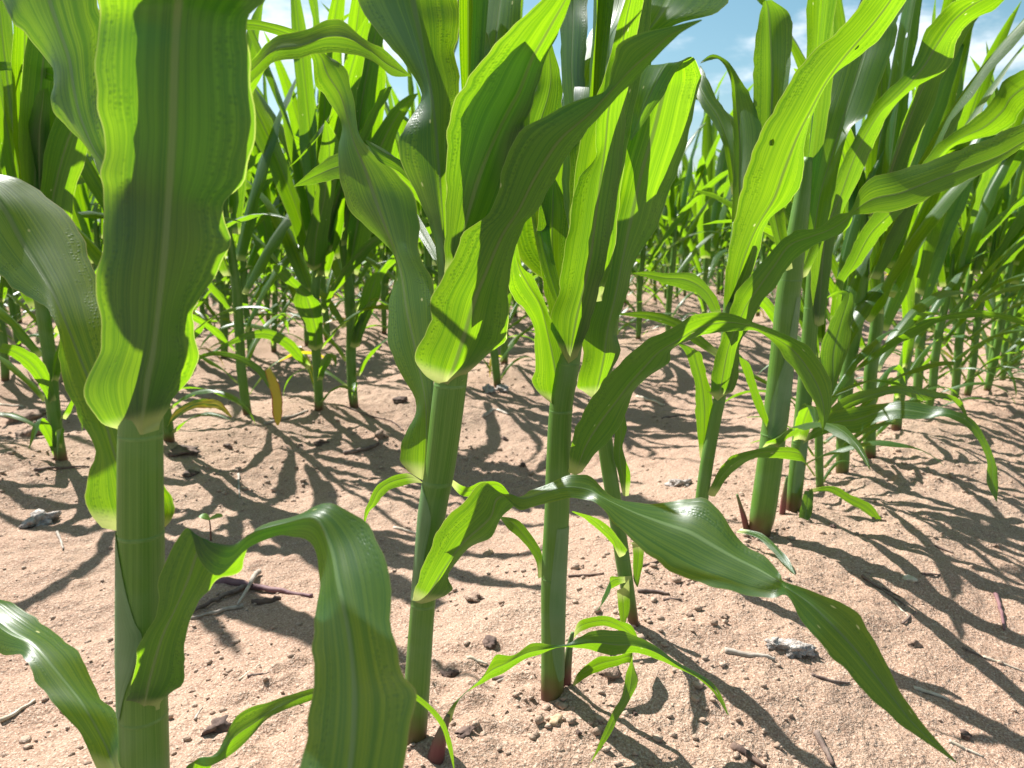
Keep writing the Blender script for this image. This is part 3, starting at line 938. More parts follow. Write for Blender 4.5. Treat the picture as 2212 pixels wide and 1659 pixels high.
def grow(seed, lod=0):
    """one corn plant as pieces: (name, verts, faces, uvs, material)"""
    rg = np.random.RandomState(seed); out = []
    lean = rg.uniform(-.06, .06, 2); az = rg.uniform(0, 6.28)
    zz = np.array([-.02, 0, .04, .12, .2, .3, .38, .44, .49, .53]); sc = rg.uniform(.82, .96)
    P = np.c_[lean[0] * zz + .004 * np.sin(zz * 17 + seed), lean[1] * zz + .004 * np.cos(zz * 15 + seed), zz * sc]
    rad = np.interp(zz, [0, .08, .3, .42, .53], [.0105, .0118, .0112, .009, .003]) * rg.uniform(.85, 1.1)
    V, Fc, U = tube(P, rad, 12 if lod == 0 else 6); U = np.array(U); U[:, 1] = np.array(V)[:, 2]
    out.append(('stalk', np.array(V), Fc, U, 0))
    dmg = rg.uniform()
    for i, (z, ln, wd, f0, f1) in enumerate(LEVELS):
        if i == 0 and rg.uniform() < .25: continue
        a = az + math.pi * i + rg.uniform(-.55, .55); z = z * sc; k = np.interp(z, P[:, 2], np.arange(len(P))); b = np.array([np.interp(z, P[:, 2], P[:, 0]), np.interp(z, P[:, 2], P[:, 1]), 0])
        r0 = np.interp(z, P[:, 2], rad)
        tr = 1.0 if rg.uniform() > .22 or i < 3 else rg.uniform(.72, .9)
        V, Fc, U = gen_leaf(rg, a, z, r0, ln * rg.uniform(.85, 1.15), wd * rg.uniform(.78, 1.02), R(f0 * rg.uniform(.7, 1.3)), R(f1 * rg.uniform(.75, 1.3)), rg.uniform(-1.4, 1.4), rg.uniform(.35, .75), tr,
                            *((16, 4) if lod == 0 else (8, 1)), .0035 if lod == 0 else 0)
        u = rg.uniform(); m = 1
        if i < 4 and u < .14: m = 3
        elif u < .40: m = 2
        out.append(('leaf', V + b, Fc, U, m))
    return out
MATS = [STALK, LEAF, LEAFH, LEAFY]
def merged(pieces):
    V, Fc, U, mi, off = [], [], [], [], 0
    for _, v, f, u, m in pieces:
        V.append(v); U.append(u); Fc += [tuple(i + off for i in q) for q in f]; mi += [m] * len(f); off += len(v)
    return np.concatenate(V), Fc, np.concatenate(U), mi
# ------------------------------------------------------------------ ground
def axis(lo, hi, c, fine, grow_, near):
    a = [c]
    while a[-1] < hi: a.append(a[-1] + fine * max(1, (1 + (abs(a[-1] - c) - near) * grow_)))
    b = [c]
    while b[-1] > lo: b.append(b[-1] - fine * max(1, (1 + (abs(b[-1] - c) - near) * grow_)))
    return np.array(b[:0:-1] + a)
gx = axis(-80, 80, .25, .0048, 4.2, .85); gy = axis(-30, 110, .85, .0048, 4.2, .75)
GX, GY = np.meshgrid(gx, gy); GZ = hgt(GX, GY)
nx, ny = len(gx), len(gy)
idx = np.arange(nx * ny).reshape(ny, nx)
quads = np.stack([idx[:-1, :-1], idx[:-1, 1:], idx[1:, 1:], idx[1:, :-1]], -1).reshape(-1, 4)
me = bpy.data.meshes.new('ground'); me.vertices.add(nx * ny); me.vertices.foreach_set('co', np.stack([GX, GY, GZ], -1).astype(np.float32).ravel())
me.loops.add(quads.size); me.loops.foreach_set('vertex_index', quads.ravel().astype(np.int32))
me.polygons.add(len(quads)); me.polygons.foreach_set('loop_start', np.arange(0, quads.size, 4, dtype=np.int32))
me.polygons.foreach_set('use_smooth', np.ones(len(quads), dtype=bool)); me.materials.append(SOIL); me.update(calc_edges=True); me.validate()
go = bpy.data.objects.new('ground', me); C.objects.link(go); tag(go, kind='structure')
# ------------------------------------------------------------------ front row
front = []
PLACED = []
def traced_plant(P, tops=0, sd=0, low=0):
    Y = P['Y']; s = P['stalk']; base = at(s[0][0], s[0][1], Y)
    base[2] = float(hgt(base[0], base[1], False)); PLACED.append(base[:2].copy())
    root = empty('corn_plant', base, P['label'], 'corn plant', 'corn plants of the nearest row')
    st = px_tube(s, Y, base, STALK, root, 'stalk', v0=base[2])
    bottom = at(s[0][0], s[0][1], Y)
    if bottom[2] > base[2] - .01:                             # carry the stalk down into the soil
        r = s[0][2] / 2 / F * np.linalg.norm(bottom - CAM)
        V, Fc, U = tube([bottom + [0, 0, .004], (bottom + base) / 2, base - [0, 0, .02]], [r, r, r * .96], 20); U = np.array(U); U[:, 1] = np.array(V)[:, 2] - base[2]
        mesh('root_collar', np.array(V) - base, Fc, STALK, root, U)
    for q in P['leaves']:
        o = traced(root, base, *q)
        x, y = q[1][0][2], q[1][0][3]; ys = [p[1] for p in s][::-1]
        if ys[0] < y < ys[-1]:
            cx, w = np.interp(y, ys, [p[0] for p in s][::-1]), np.interp(y, ys, [p[2] for p in s][::-1])
            if abs(x - cx) < w * .6: c = at(cx, y, Y); ring(o, base, c, w / 2 / F * np.linalg.norm(c - CAM))
    rg = np.random.RandomState(sd); top = at(s[-1][0], s[-1][1], Y)
    for i in range(tops):                                     # blades above the picture's edge: they shade the ones below
        zt = max(.60, H + .275 * Y + .08) + .05 * i
        V, Fc, U = gen_leaf(rg, rg.uniform(R(-80), R(50)), 0, .006, rg.uniform(.38, .52), rg.uniform(.055, .07), R(rg.uniform(5, 18)), R(rg.uniform(30, 62)), rg.uniform(-.8, .8), .5, 1, 14, 4, stem=zt - top[2] + .03)
        V = V + np.array([top[0], top[1], zt])
        mesh('leaf', V - base, Fc, LEAF, root, U)
    for i in range(low):                                      # small drooping leaves near the foot
        z = rg.uniform(.03, .16); bt = base + np.array([0, 0, z])
        V, Fc, U = gen_leaf(rg, rg.uniform(-1.9, .9), z, .010, rg.uniform(.16, .30), rg.uniform(.018, .034), R(rg.uniform(35, 60)), R(rg.uniform(115, 150)), rg.uniform(-.8, .8), .4, 1, 16, 4)
        mesh('leaf', V + np.array([0, 0, 0]), Fc, LEAFH if rg.uniform() < .3 else LEAF, root, U)
    return root, base
SH = {0: [(1145, 258, 270), (1200, 257, 284), (1260, 256, 298), (1320, 257, 314), (1356, 258, 326), (1420, 260, 312), (1470, 262, 296), (1530, 264, 283)],
      1: [(1040, 909, 913), (1106, 903, 934), (1180, 896, 922), (1250, 891, 911), (1290, 888, 902)],
      5: [(640, 1712, 1724), (700, 1700, 1722), (766, 1688, 1717), (820, 1672, 1712), (870, 1660, 1706), (910, 1655, 1698), (940, 1653, 1660)],
      6: [(900, 1734, 1748), (960, 1722, 1742), (1010, 1712, 1736), (1060, 1706, 1716)],
      2: [(1133, 1202, 1232), (1200, 1194, 1228), (1300, 1186, 1223), (1400, 1192, 1220), (1460, 1205, 1217)]}
for i, P in enumerate([P1, P2, P3, P4, P5, P6, P7]):
    root, base = traced_plant(P, (2, 2, 2, 2, 0, 1, 0)[i], 11 + i, (0, 0, 0, 0, 0, 1, 3)[i]); front.append((root, base))
    if i in SH: sheath(root, base, P['stalk'], P['Y'], SH[i])
def tiller(k, path, Y, leaf=None):
    root, base = front[k]
    t = px_tube(path, Y, base, TILLER, root, 'tiller', 12, base[2])
    if leaf: traced(t, base, LEAFH, leaf[0], leaf[1], .0004)
tiller(1, [(935, 1720, 42), (938, 1660, 38), (950, 1600, 26), (962, 1563, 15), (968, 1545, 9)], .50, (T2, [(0, .50, 0, 0), (8, .53, .3, .3), (13, .55, .4, .4), (19, .54, 0, 0)]))
tiller(2, [(1222, 1500, 22), (1223, 1460, 21), (1230, 1400, 14), (1237, 1366, 7)], .592)
tiller(4, [(1614, 1150, 13), (1608, 1122, 12), (1600, 1094, 8), (1592, 1068, 5)], .93)
tiller(5, [(1690, 1110, 12), (1693, 1080, 11), (1697, 1050, 7), (1700, 1030, 4)], .99)
# ------------------------------------------------------------------ rows behind
NP = 9
protos, lows = [], []
def build(name, pieces, loc, rz, scl, label, group):
    root = empty(name, loc, label, 'corn plant', group); root.rotation_euler = (0, 0, rz); root.scale = (scl,) * 3
    for nm, V, Fc, U, m in pieces: mesh(nm, V, Fc, MATS[m], root, U)
    return root
def copy_tree(o, loc, rz, scl):
    c = o.copy(); C.objects.link(c); c.location = tuple(map(float, loc)); c.rotation_euler = (0, 0, rz); c.scale = (scl,) * 3
    for ch in o.children:
        q = ch.copy(); C.objects.link(q); q.parent = c
    return c
named = {}
def plant_at(x, y, seed, label, group, lod=0, scl=None):
    rg = np.random.RandomState(seed * 13 + 5); z = float(hgt(x, y, False)) - .004; k = seed % NP
    rz, scl = rg.uniform(0, 6.28), scl or rg.uniform(.88, 1.08)
    if lod == 0:
        if k >= len(protos) or protos[k] is None:
            while len(protos) <= k: protos.append(None)
            protos[k] = o = build('corn_plant', grow(300 + k), (x, y, z), rz, scl, label, group)
        else: o = copy_tree(protos[k], (x, y, z), rz, scl)
    else:
        while len(lows) <= k: lows.append(None)
        if lows[k] is None:
            V, Fc, U, mi = merged(grow(300 + k, 1)); o = mesh('corn_plant', V, Fc, MATS, None, U, mi); lows[k] = o
        else: o = lows[k].copy(); C.objects.link(o)
        o.location = (x, y, z); o.rotation_euler = (0, 0, rz); o.scale = (scl,) * 3
    return tag(o, label, 'corn plant', group)
G1, G2 = 'corn plants of the nearest row', 'corn plants of the second row'
for j, (px, py, lb, sd) in enumerate([
        (1815, 1016, 'corn plant with a straight reddish-footed stalk, behind the trailing pale lower leaf', 3),
        (1768, 1053, 'short young corn plant with a stubby reddish base beside taller stalks', 4),
        (1876, 990, 'thin corn plant standing between two thicker stalks beyond the trailing leaf', 6),
        (1938, 930, 'corn plant with narrow stalk rising behind the tip of the trailing leaf', 7),
        (1975, 872, 'corn plant with pale stalk just before the row thins towards the right edge', 1)]):
    g = ground(px, py); PLACED.append(g[:2])
    plant_at(g[0], g[1], sd, lb, G1, 0, (.92, .55, .86, .84, .82)[j])
R2 = [(135, 990, 'corn plant with grey drooping lower leaf at the left edge of the second row', 11), (360, 950, 'corn plant hidden behind the thick front stalk, with a yellowing lower leaf', 14),
      (685, 895, 'corn plant with a chewed ragged leaf held out from its collar, in the second row', 17), (767, 878, 'corn plant with torn bright leaf beside the ragged-leaved one', 20), (1072, 832, 'small corn plant between the two front stalks, near pale lumps on the soil', 22)]
second = []
for px, py, lb, sd in R2:
    g = ground(px, py); PLACED.append(g[:2]); r = plant_at(g[0], g[1], sd, lb, G2, 0, .97); second.append((r, g))
pos = []
for k in range(0, 18):
    o = O1 - (k * SP if k < 2 else SP + (k - 1) * .92); s = -3.0
    rr = random.Random(50 + k)
    while s < 30:
        s += rr.uniform(.08, .12) if k == 0 else rr.uniform(.17, .30) if k == 1 else rr.uniform(.085, .15)
        oo = o + rr.uniform(-.02, .02); x, y = oo * NX + s * DX, oo * NY + s * DY
        if y < .3: continue
        if abs(x) > .67 * y + .35: continue
        if any((x - q[0]) ** 2 + (y - q[1]) ** 2 < .11 ** 2 for q in PLACED): continue
        if k == 0 and s < 1.52: continue
        pos.append((math.hypot(x, y), k, x, y))
pos.sort()
far = []
for n, (d, k, x, y) in enumerate(pos):
    if n < 282:
        if k == 0: lb, g = 'corn plant far along the nearest row, towards the right edge', 'corn plants far along the nearest row'
        elif k == 1 and d < 4.5: lb, g = 'corn plant standing in the second row behind the front stalks', 'corn plants standing along the second row'
        elif k == 1: lb, g = 'corn plant in the distant end of the second row', 'corn plants at the distant end of the second row'
        elif k == 2: lb, g = 'corn plant in the third row, across the second strip of bare soil', 'corn plants of the third row'
        else: lb, g = 'corn plant in the dense rows at the back of the field', 'corn plants of the back rows'
        plant_at(x, y, n * 7 + k, lb, g, 0 if d < 3.0 else 1, rr.uniform(.70, .86) if k == 0 else None)
    elif d < 17: far.append((x, y, n))
print('plants', len(pos), 'far', len(far), 'near parts', sum(1 for p in pos if p[0] < 3))
base_low = [merged(grow(300 + k, 1)) for k in range(5)]
VV, FF, UU, MI, off = [], [], [], [], 0
for x, y, n in far:
    V, Fc, U, mi = base_low[n % 5]; rg = np.random.RandomState(n); a = rg.uniform(0, 6.28); sc = rg.uniform(.9, 1.15)
    ca, sa = math.cos(a) * sc, math.sin(a) * sc
    W = np.c_[V[:, 0] * ca - V[:, 1] * sa + x, V[:, 0] * sa + V[:, 1] * ca + y, V[:, 2] * sc + float(hgt(x, y, False))]
    VV.append(W); UU.append(U); FF += [tuple(i + off for i in q) for q in Fc]; MI += mi; off += len(V)
if far: tag(mesh('distant_corn', np.concatenate(VV), FF, MATS, None, np.concatenate(UU), MI), 'dense distant corn closing off the field below the sky', 'corn', None, 'stuff')
# traced leaves of the second row
def extra(k, mat, t, yk, ruf=.0008, label=None):
    r, g = second[k]; b = np.array(r.matrix_basis.translation)
    o = traced(None, np.zeros(3), mat, S(t), [(q[0], g[1] + q[1], *q[2:]) for q in yk], ruf, 'leaf', 4, None, label)
    bpy.context.view_layer.update(); o.parent = r; o.matrix_parent_inverse = r.matrix_world.inverted()
extra(1, LEAF, '''405 800 408 790 412 782
425 780 428 775 430 768
465 768 470 763 472 758
518 781 522 776 526 770
556 806 562 802 568 797
580 838 584 836 588 834''', [(0, 0, 0, 0), (5, -.09, 0, 0)], .0006)
extra(1, YELLOW, '''572 800 578 798 584 795
580 830 590 826 600 824
587 860 598 858 609 856
588 890 600 890 610 888
594 912 600 914 606 910
599 919 600 919 601 919''', [(0, -.09, 0, 0), (5, -.13, 0, 0)], .0004, 'upright yellow leaf with a red margin')
extra(1, LEAFY, '''356 930 360 922 364 916
376 908 382 895 380 885
415 884 418 874 420 864
448 882 450 872 452 862
472 884 474 876 478 869
499 902 500 901 501 900''', [(0, -.01, 0, 0), (5, -.10, 0, 0)])
extra(0, LEAF, '''112 880 116 872 122 864
88 838 96 826 108 812
60 800 70 787 84 772
25 770 33 760 40 748
-5 760 0 752 6 742''', [(0, -.01, 0, 0), (4, -.10, -.5, .5)])
extra(0, LEAF, '''118 990 123 984 128 978
94 940 102 930 110 922
74 914 83 906 92 903
68 936 76 936 82 930
62 970 63 970 64 968''', [(0, -.01, 0, 0), (4, -.08, 0, 0)])
extra(2, LEAFH, '''664 750 681 758 699 746
668 726 683 725 697 720
655 690 676 690 697 695
634 652 668 660 692 658
640 628 660 640 680 640
618 612 634 616 646 610
594 588 606 590 618 580
590 573 591 573 592 572''', [(0, -.03, .5, .5), (7, -.16, 0, 0)], .003, 'ragged leaf full of holes')
extra(2, LEAF, '''664 798 668 795 672 790
640 778 646 768 652 762
612 750 620 741 630 734
576 732 580 722 584 712
538 733 540 724 545 715
498 746 500 738 506 730
446 768 447 767 448 766''', [(0, -.01, 0, 0), (6, -.10, -.3, .3)])
extra(3, LEAFH, '''757 748 766 752 777 748
761 710 775 712 789 710
776 660 792 662 807 670
788 612 806 618 822 634
812 588 816 588 820 592''', [(0, -.03, .3, .3), (4, -.10, 0, 0)], .002)
extra(2, LEAF, '''663 575 677 586 692 575
656 540 680 545 706 540
664 500 684 500 710 500
680 430 700 430 722 420
690 330 712 330 735 320
702 260 703 260 704 260''', [(0, -.03, .8, .8), (5, -.14, 0, 0)], .003)
extra(0, LEAFH, '''78 425 86 430 95 420
58 340 85 345 104 335
58 280 86 275 107 270
72 225 92 222 108 222
84 194 95 192 105 190''', [(0, -.03, .4, .4), (4, -.10, .2, .2)], .002)
extra(0, LEAF, '''-60 180 -55 170 -50 160
0 153 0 142 0 133
67 160 67 150 67 143
123 183 122 168 120 153
165 215 166 214 167 213''', [(0, 0, 0, 0), (4, -.10, 0, 0)])
extra(2, LEAF, '''703 262 712 250 718 240
670 305 684 300 695 285
640 348 650 340 660 325
622 363 623 362 624 361''', [(0, -.10, 0, 0), (3, -.14, 0, 0)])
extra(3, LEAFH, '''790 400 800 400 812 400
765 290 795 290 825 285
750 200 790 200 833 190
752 120 795 115 830 110
785 55 800 50 815 55''', [(0, -.03, .6, .6), (4, -.12, .4, .4)], .003)
# ------------------------------------------------------------------ litter on the soil
BARK = plain('dry_bark', (.10, .060, .048), (.21, .15, .12), 90, .85, .8, .002, (1, 1, 1))
DARK = plain('dark_litter', (.06, .036, .028), (.16, .10, .075), 70, .9, .8, .002)
PURP = plain('purple_stem', (.13, .055, .065), (.20, .10, .10), 60, .7, .5, .002)
STRAW = plain('pale_straw', (.42, .34, .24), (.60, .52, .42), 70, .8, .5, .002)
GREY = plain('grey_straw', (.26, .21, .17), (.42, .36, .30), 70, .85, .5, .002)
LUMP = plain('pale_lump', (.26, .21, .18), (.52, .47, .43), 160, .95, 1.0, .006)
CLOD = plain('earth_clod', (.20, .125, .09), (.36, .25, .18), 120, .95, 1.0, .006)
CRUMB = plain('earth_crumbs', (.30, .20, .14), (.44, .32, .24), 120, .95, 1.0, .004)
TAN = plain('tan_chip', (.40, .26, .15), (.52, .38, .25), 80, .85, .6, .003)
def stick(name, pts, w, mat, label, group=None, cat='twig', lift=.3, taper=.6, flat=1.0):
    rr = random.Random(hash((pts[0], len(pts))) & 0xffff)
    P = []
    for i, p in enumerate(pts):
        g = ground(*p); P.append(g)
    P = np.array(P); rad = w / 2 / F * np.linalg.norm(P[0] - CAM)
    P = catmull(P, 5) if len(P) > 2 else P[0] + (P[-1] - P[0]) * np.linspace(0, 1, 9)[:, None]
    P[:, 2] = np.maximum(P[:, 2], hgt(P[:, 0], P[:, 1])) * .4 + .6 * np.linspace(P[0, 2], P[-1, 2], len(P)) + rad * lift
    jit = np.array([[rr.uniform(-1, 1) for _ in range(3)] for _ in P]) * rad * .25
    rd = rad * (1 - taper * np.linspace(0, 1, len(P))) * np.array([rr.uniform(.85, 1.12) for _ in P])
    V, Fc, U = tube(P + jit, rd, 9); V = np.array(V); c = P.mean(0)
    o = mesh(name, V - c, Fc, mat); o.location = tuple(map(float, c)); return tag(o, label, cat, group)
def lump(name, px, py, wpx, hpx, mat, label, cat, group=None, rough=.35, detail=3, seed=0):
    import bmesh
    g = ground(px, py); r = wpx / 2 / F * np.linalg.norm(g - CAM); hh = hpx / 2 / F * np.linalg.norm(g - CAM)
    bm = bmesh.new(); bmesh.ops.create_icosphere(bm, subdivisions=detail, radius=1)
    for v in bm.verts:
        c = np.array(v.co); k = 1 + rough * 2 * float(vnoise(np.array(c[0] * 1.7 + c[2] * 1.1 + seed * 3.1), np.array(c[1] * 1.7 - c[2] + seed))) + rough * float(vnoise(np.array(c[0] * 4 + c[2] * 2 + seed), np.array(c[1] * 4 + c[2] * 3)))
        k += rough * .6 * float(vnoise(np.array(c[0] * 9 - c[2] * 4 + seed), np.array(c[1] * 9 + c[2] * 6)))
        v.co = Vector((c[0] * r * k, c[1] * r * .8 * k, c[2] * hh * k))
    me = bpy.data.meshes.new(name); bm.to_mesh(me); bm.free(); me.materials.append(mat); me.polygons.foreach_set('use_smooth', np.ones(len(me.polygons), dtype=bool))
    o = bpy.data.objects.new(name, me); C.objects.link(o); o.location = (g[0], g[1], g[2] + hh * .25); o.rotation_euler = (0, 0, seed * 1.3)
    return tag(o, label, cat, group)
GP = 'dry pieces in the heap behind the arching leaf'
stick('dry_stick', [(462, 1258), (540, 1270), (610, 1281), (676, 1290)], 17, PURP, 'thick purplish dry stem lying along the top of the heap of dry sticks', GP, 'stick')
stick('dry_stick', [(559, 1243), (540, 1278), (515, 1314)], 11, GREY, 'grey dry stick leaning across the heap of dry sticks', GP, 'stick', 1.5)
stick('dry_stick', [(530, 1272), (470, 1300), (411, 1328)], 11, BARK, 'brown split stick slanting down to the left in the heap', GP, 'stick', .8)
stick('dry_stick', [(524, 1311), (470, 1326), (411, 1338)], 9, GREY, 'lowest pale stick along the front of the heap', GP, 'stick', .5)
stick('bark_piece', [(544, 1304), (575, 1302), (606, 1295)], 15, DARK, 'knobbly dark bark piece right of the stick heap', None, 'bark', .4, .3)
lit = [([(0, 1560), (40, 1538), (76, 1515)], 8, STRAW), ([(515, 1462), (562, 1435)], 5, STRAW), ([(535, 1462), (577, 1458)], 6, BARK), ([(421, 1555), (437, 1529)], 5, GREY), ([(124, 1154), (131, 1172), (137, 1187)], 6, GREY),
       ([(1010, 1423), (1052, 1437)], 9, STRAW), ([(1065, 1468), (1100, 1452), (1142, 1439)], 9, BARK), ([(1075, 1474), (1110, 1462), (1146, 1452)], 6, GREY), ([(1228, 1246), (1266, 1246), (1305, 1240)], 7, DARK), ([(1378, 1279), (1412, 1280), (1446, 1284)], 9, BARK),
       ([(1433, 1297), (1472, 1298)], 7, BARK), ([(1386, 1224), (1432, 1210)], 6, BARK), ([(851, 1141), (899, 1151)], 7, STRAW), ([(1567, 1408), (1620, 1416), (1674, 1428)], 13, GREY), ([(1752, 1458), (1790, 1470), (1834, 1477)], 8, BARK),
       ([(1862, 1245), (1910, 1278), (1956, 1310)], 6, BARK), ([(1975, 1486), (2010, 1500), (2050, 1514)], 8, STRAW), ([(1584, 1615), (1618, 1636), (1652, 1662)], 16, DARK), ([(1594, 1612), (1630, 1640), (1660, 1668)], 7, DARK), ([(1762, 1585), (1780, 1620), (1800, 1655)], 14, BARK),
       ([(2048, 1603), (2085, 1620), (2124, 1637)], 8, STRAW), ([(2150, 1284), (2160, 1320), (2169, 1362)], 8, PURP), ([(1930, 1300), (1965, 1330)], 4, STRAW), ([(1950, 1348), (1978, 1322)], 5, BARK), ([(1044, 916), (1070, 904), (1098, 897)], 10, GREY), ([(741, 982), (780, 974), (819, 969)], 12, BARK),
       ([(744, 897), (800, 902), (845, 912), (872, 931)], 4, BARK), ([(1376, 859), (1405, 868), (1436, 877)], 7, STRAW), ([(73, 1016), (130, 1015), (194, 1011)], 6, BARK), ([(515, 1026), (516, 1050), (518, 1077)], 6, GREY), ([(0, 876), (52, 879)], 5, STRAW), ([(573, 917), (620, 905), (665, 889)], 8, GREY),
       ([(2080, 1400), (2130, 1425)], 5, BARK), ([(1905, 1270), (1945, 1290)], 4, BARK), ([(1555, 1015), (1600, 1008)], 5, STRAW), ([(1430, 905), (1480, 896)], 5, BARK), ([(2125, 1420), (2212, 1452)], 5, STRAW), ([(500, 768), (535, 765)], 4, GREY), ([(2020, 1180), (2060, 1196)], 5, BARK), ([(1990, 1240), (2030, 1250)], 5, BARK)]
for pts, w, m in lit:
    nm = {'pale_straw': 'straw', 'grey_straw': 'straw', 'dry_bark': 'twig', 'dark_litter': 'twig', 'purple_stem': 'twig'}[m.name]
    stick(nm, pts, w, m, ('dry ' + ('pale straw' if nm == 'straw' else 'brown twig') + ' lying loose on the sandy soil'), ('loose straws' if nm == 'straw' else 'loose twigs') + ' on the soil', nm, .5, .5)
lump('pale_lump', 1712, 1404, 62, 26, LUMP, 'largest pale crumbly lump on the soil, under the drooping leaf at right', 'lump', None, .7, 4, 2)
lump('pale_lump', 1668, 1394, 30, 18, LUMP, 'greyish crumbly lump touching the largest pale lump', 'lump', None, .6, 4, 5)
lump('pale_lump', 90, 1128, 52, 28, LUMP, 'pale crumbly lump at the left, on shaded soil', 'lump', None, .6, 4, 3)
lump('pale_lump', 1057, 848, 30, 18, LUMP, 'left one of two pale lumps between the front stalks', 'lump', None, .6, 4, 4)
lump('pale_lump', 1086, 845, 34, 19, LUMP, 'right one of two pale lumps between the front stalks', 'lump', None, .6, 4, 6)
lump('pale_lump', 1466, 1050, 38, 24, LUMP, 'pale lump on the soil left of the slender stalk', 'lump', None, .7, 4, 7)
GC = 'dark clods and bark bits on the soil'
for i, (x, y, w, h, m) in enumerate([(66, 902, 66, 30, CLOD), (60, 940, 54, 30, CLOD), (467, 1575, 46, 34, DARK), (1314, 1452, 60, 32, CLOD), (970, 1452, 32, 22, DARK), (1058, 1198, 32, 26, TAN), (1030, 1293, 42, 20, CLOD), (1202, 1562, 34, 26, TAN), (398, 976, 72, 14, DARK), (413, 1028, 34, 16, DARK),
                                 (693, 958, 34, 12, DARK), (493, 968, 20, 14, DARK), (1005, 1581, 38, 8, DARK), (1056, 1388, 36, 14, DARK), (866, 897, 34, 16, DARK), (823, 946, 34, 24, CLOD), (1560, 1135, 18, 12, CLOD), (1490, 1330, 20, 12, CLOD), (1563, 1332, 22, 12, CLOD), (1975, 1395, 26, 18, CLOD),
                                 (2086, 1587, 32, 14, DARK), (1960, 1250, 30, 9, STRAW), (1095, 1540, 10, 8, CLOD), (1250, 1585, 14, 12, DARK), (1800, 1140, 16, 14, DARK), (1370, 1540, 16, 10, DARK), (1090, 950, 20, 14, DARK), (1128, 1010, 18, 12, DARK), (880, 1010, 14, 10, DARK), (2150, 1180, 18, 12, CLOD), (700, 1320, 12, 9, CLOD), (770, 1180, 18, 10, CLOD)]):
    nm = {'earth_clod': 'clod', 'dark_litter': 'bark_bit', 'tan_chip': 'wood_chip', 'pale_straw': 'wood_chip'}[m.name]
    lump(nm, x, y, w * .8, h * .75, m, {'clod': 'rough brown clod of earth lying on the sandy soil', 'bark_bit': 'dark rotten bark bit lying on the sandy soil', 'wood_chip': 'tan wood chip lying on the sandy soil'}[nm], nm.replace('_', ' '), {'clod': 'earth clods', 'bark_bit': 'dark bark bits', 'wood_chip': 'tan wood chips'}[nm] + ' on the soil', .7, 3, 20 + i)
# broadleaf seedling
g = ground(455, 1168); sd = empty('seedling', g, 'tiny two-leaved broadleaf seedling on a thin reddish stem', 'seedling')
SL = plain('seedling_leaf', (.10, .22, .04), (.14, .28, .06), 40, .5, .2, .001, None, .4)
top = at(452, 1121, g[1]); mid = at(455, 1145, g[1])
V, Fc, U = tube(catmull(np.array([g - [0, 0, .005], mid, top]), 5), np.linspace(.0013, .0009, 11), 8); mesh('stem', np.array(V) - g, Fc, TILLER, sd)
for sgn, ln in ((-1, 22), (1, 29)):
    t = np.linspace(0, 1, 9); c = np.array([at(452 + sgn * ln * q, 1121 - 7 * math.sin(q * 2.2), g[1] - .002 * q) for q in t]); w = .0062 * np.sin(np.pi * np.clip(t * .9 + .08, 0, 1)) ** .6 + .0002
    sdv = np.array([0, 1, .25]); V, Fc, U = ribbon(c - sdv * w[:, None], c, c + sdv * w[:, None], 4, .15); mesh('cotyledon', V - g, Fc, SL, sd)
# crumbs of soil: nobody could count them
import bmesh
bm = bmesh.new(); bmesh.ops.create_icosphere(bm, subdivisions=1, radius=1); IV = np.array([v.co[:] for v in bm.verts]); IF = [tuple(v.index for v in f.verts) for f in bm.faces]; bm.free()
rg = np.random.RandomState(5); VV, FF, off = [], [], 0
while off < 9600:
    x, y = rg.uniform(-1.3, 2.0), .35 + 2.6 * rg.uniform() ** 1.5
    if off < 700: q = PLACED[off % 15]; t = rg.uniform(0, 6.28); r = .012 + .05 * rg.uniform() ** 2; x, y = q[0] + r * math.cos(t), q[1] + r * math.sin(t)
    if abs(x) > .72 * y + .1: continue
    if off >= 700 and vnoise(np.array(x * 6), np.array(y * 6), 31) < rg.uniform(-.35, .25): continue
    s = .0007 + .0030 * rg.uniform() ** 3.5 + (.0030 * rg.uniform() ** 3 if vnoise(np.array(x * 6), np.array(y * 6), 31) > .16 else 0); k = 1 + .35 * rg.uniform(-1, 1, (len(IV), 1))
    W = IV * k * s * np.array([1, rg.uniform(.7, 1), rg.uniform(.5, .8)]); W += [x, y, float(hgt(x, y)) + s * .3]
    VV.append(W); FF += [tuple(i + off * len(IV) for i in f) for f in IF]; off += 1
tag(mesh('soil_crumbs', np.concatenate(VV), FF, CRUMB, smooth=True), 'loose crumbs of earth strewn over the sand', 'crumbs', None, 'stuff')
# ------------------------------------------------------------------ sky, sun, camera
SUN_AZ, SUN_EL = math.atan2(.70, -.71), R(50)               # direction to the sun in the ground plane: from behind the plants, left
sv = Vector((math.cos(SUN_AZ) * math.cos(SUN_EL), math.sin(SUN_AZ) * math.cos(SUN_EL), math.sin(SUN_EL)))
sl = bpy.data.lights.new('sun', 'SUN'); sl.energy = 5.0; sl.angle = R(.53); sl.color = (1, .98, .94)
so = bpy.data.objects.new('sun', sl); C.objects.link(so); so.rotation_euler = sv.to_track_quat('Z', 'Y').to_euler(); so.location = (0, 0, 8)
w = bpy.data.worlds.new('World'); bpy.context.scene.world = w; w.use_nodes = True; nt = w.node_tree; nt.nodes.clear()
sky = nt.nodes.new('ShaderNodeTexSky'); sky.sky_type = 'NISHITA'; sky.sun_disc = False; sky.sun_elevation = SUN_EL; sky.sun_rotation = math.atan2(sv.x, sv.y); sky.dust_density = 1.0; sky.air_density = 1.0
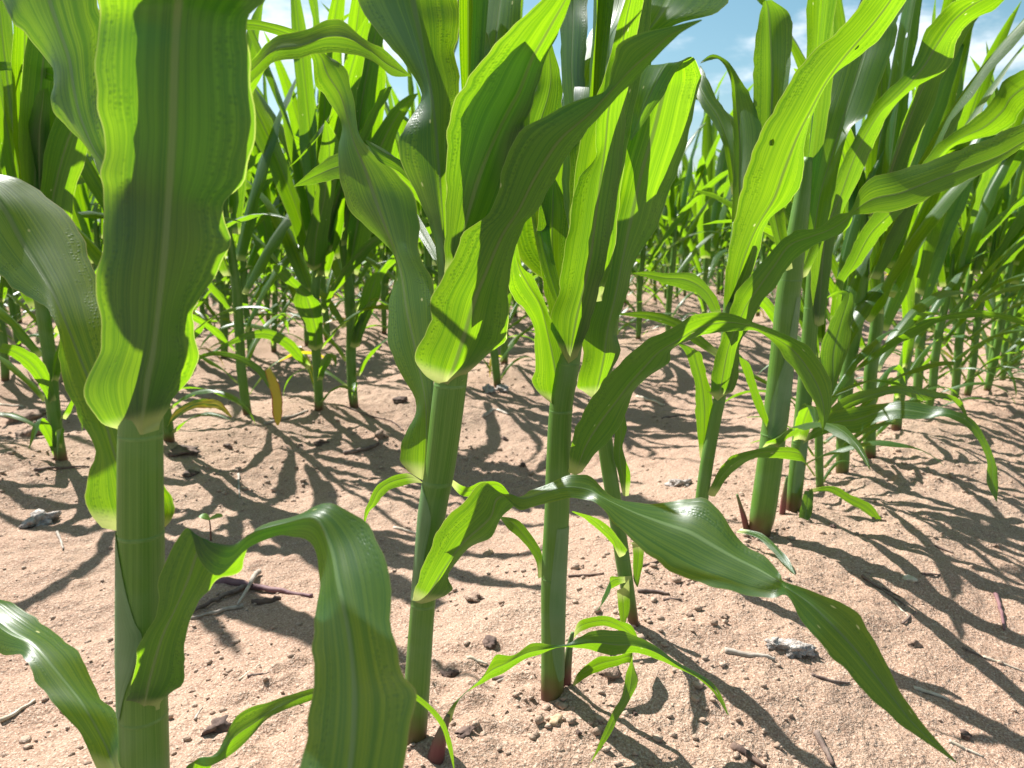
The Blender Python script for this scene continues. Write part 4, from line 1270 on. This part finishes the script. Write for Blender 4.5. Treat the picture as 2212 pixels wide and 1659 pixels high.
tc = nt.nodes.new('ShaderNodeTexCoord'); mp = nt.nodes.new('ShaderNodeMapping'); mp.inputs['Scale'].default_value = (1.6, 1.6, 4.5); nt.links.new(tc.outputs['Generated'], mp.inputs[0])
cn = nt.nodes.new('ShaderNodeTexNoise'); cn.inputs['Scale'].default_value = 2.2; cn.inputs['Detail'].default_value = 7; cn.inputs['Roughness'].default_value = .6; nt.links.new(mp.outputs[0], cn.inputs['Vector'])
mr = nt.nodes.new('ShaderNodeMapRange'); mr.interpolation_type = 'SMOOTHSTEP'; mr.inputs[1].default_value = .49; mr.inputs[2].default_value = .66; mr.inputs[4].default_value = .9; nt.links.new(cn.outputs[0], mr.inputs[0])
mx = nt.nodes.new('ShaderNodeMix'); mx.data_type = 'RGBA'; nt.links.new(mr.outputs[0], mx.inputs[0]); hs = nt.nodes.new('ShaderNodeHueSaturation'); hs.inputs['Hue'].default_value = .47; hs.inputs['Value'].default_value = 1.0; hs.inputs['Saturation'].default_value = 1.15; nt.links.new(sky.outputs[0], hs.inputs['Color']); nt.links.new(hs.outputs[0], mx.inputs[6]); mx.inputs[7].default_value = (9.0, 9.5, 10.0, 1)
bg = nt.nodes.new('ShaderNodeBackground'); bg.inputs[1].default_value = .058; nt.links.new(mx.outputs[2], bg.inputs[0])
wo = nt.nodes.new('ShaderNodeOutputWorld'); nt.links.new(bg.outputs[0], wo.inputs[0])
cd = bpy.data.cameras.new('camera'); cd.sensor_width = 36; cd.lens = F / 2212 * 36; cd.clip_start = .02; cd.dof.use_dof = True; cd.dof.focus_distance = .58; cd.dof.aperture_fstop = 15; cd.clip_end = 500
co = bpy.data.objects.new('camera', cd); C.objects.link(co); co.location = (0, 0, H); co.rotation_euler = (math.pi / 2 - PITCH, 0, 0)
sc = bpy.context.scene; sc.camera = co
sc.view_settings.view_transform = 'Standard'; sc.view_settings.look = 'None'; sc.view_settings.exposure = 1.22; sc.view_settings.gamma = 1
sc.render.engine = 'CYCLES'; sc.cycles.max_bounces = 8; sc.cycles.transmission_bounces = 6; sc.cycles.diffuse_bounces = 4; sc.cycles.transparent_max_bounces = 12; sc.cycles.use_denoising = True; sc.cycles.sample_clamp_indirect = 6
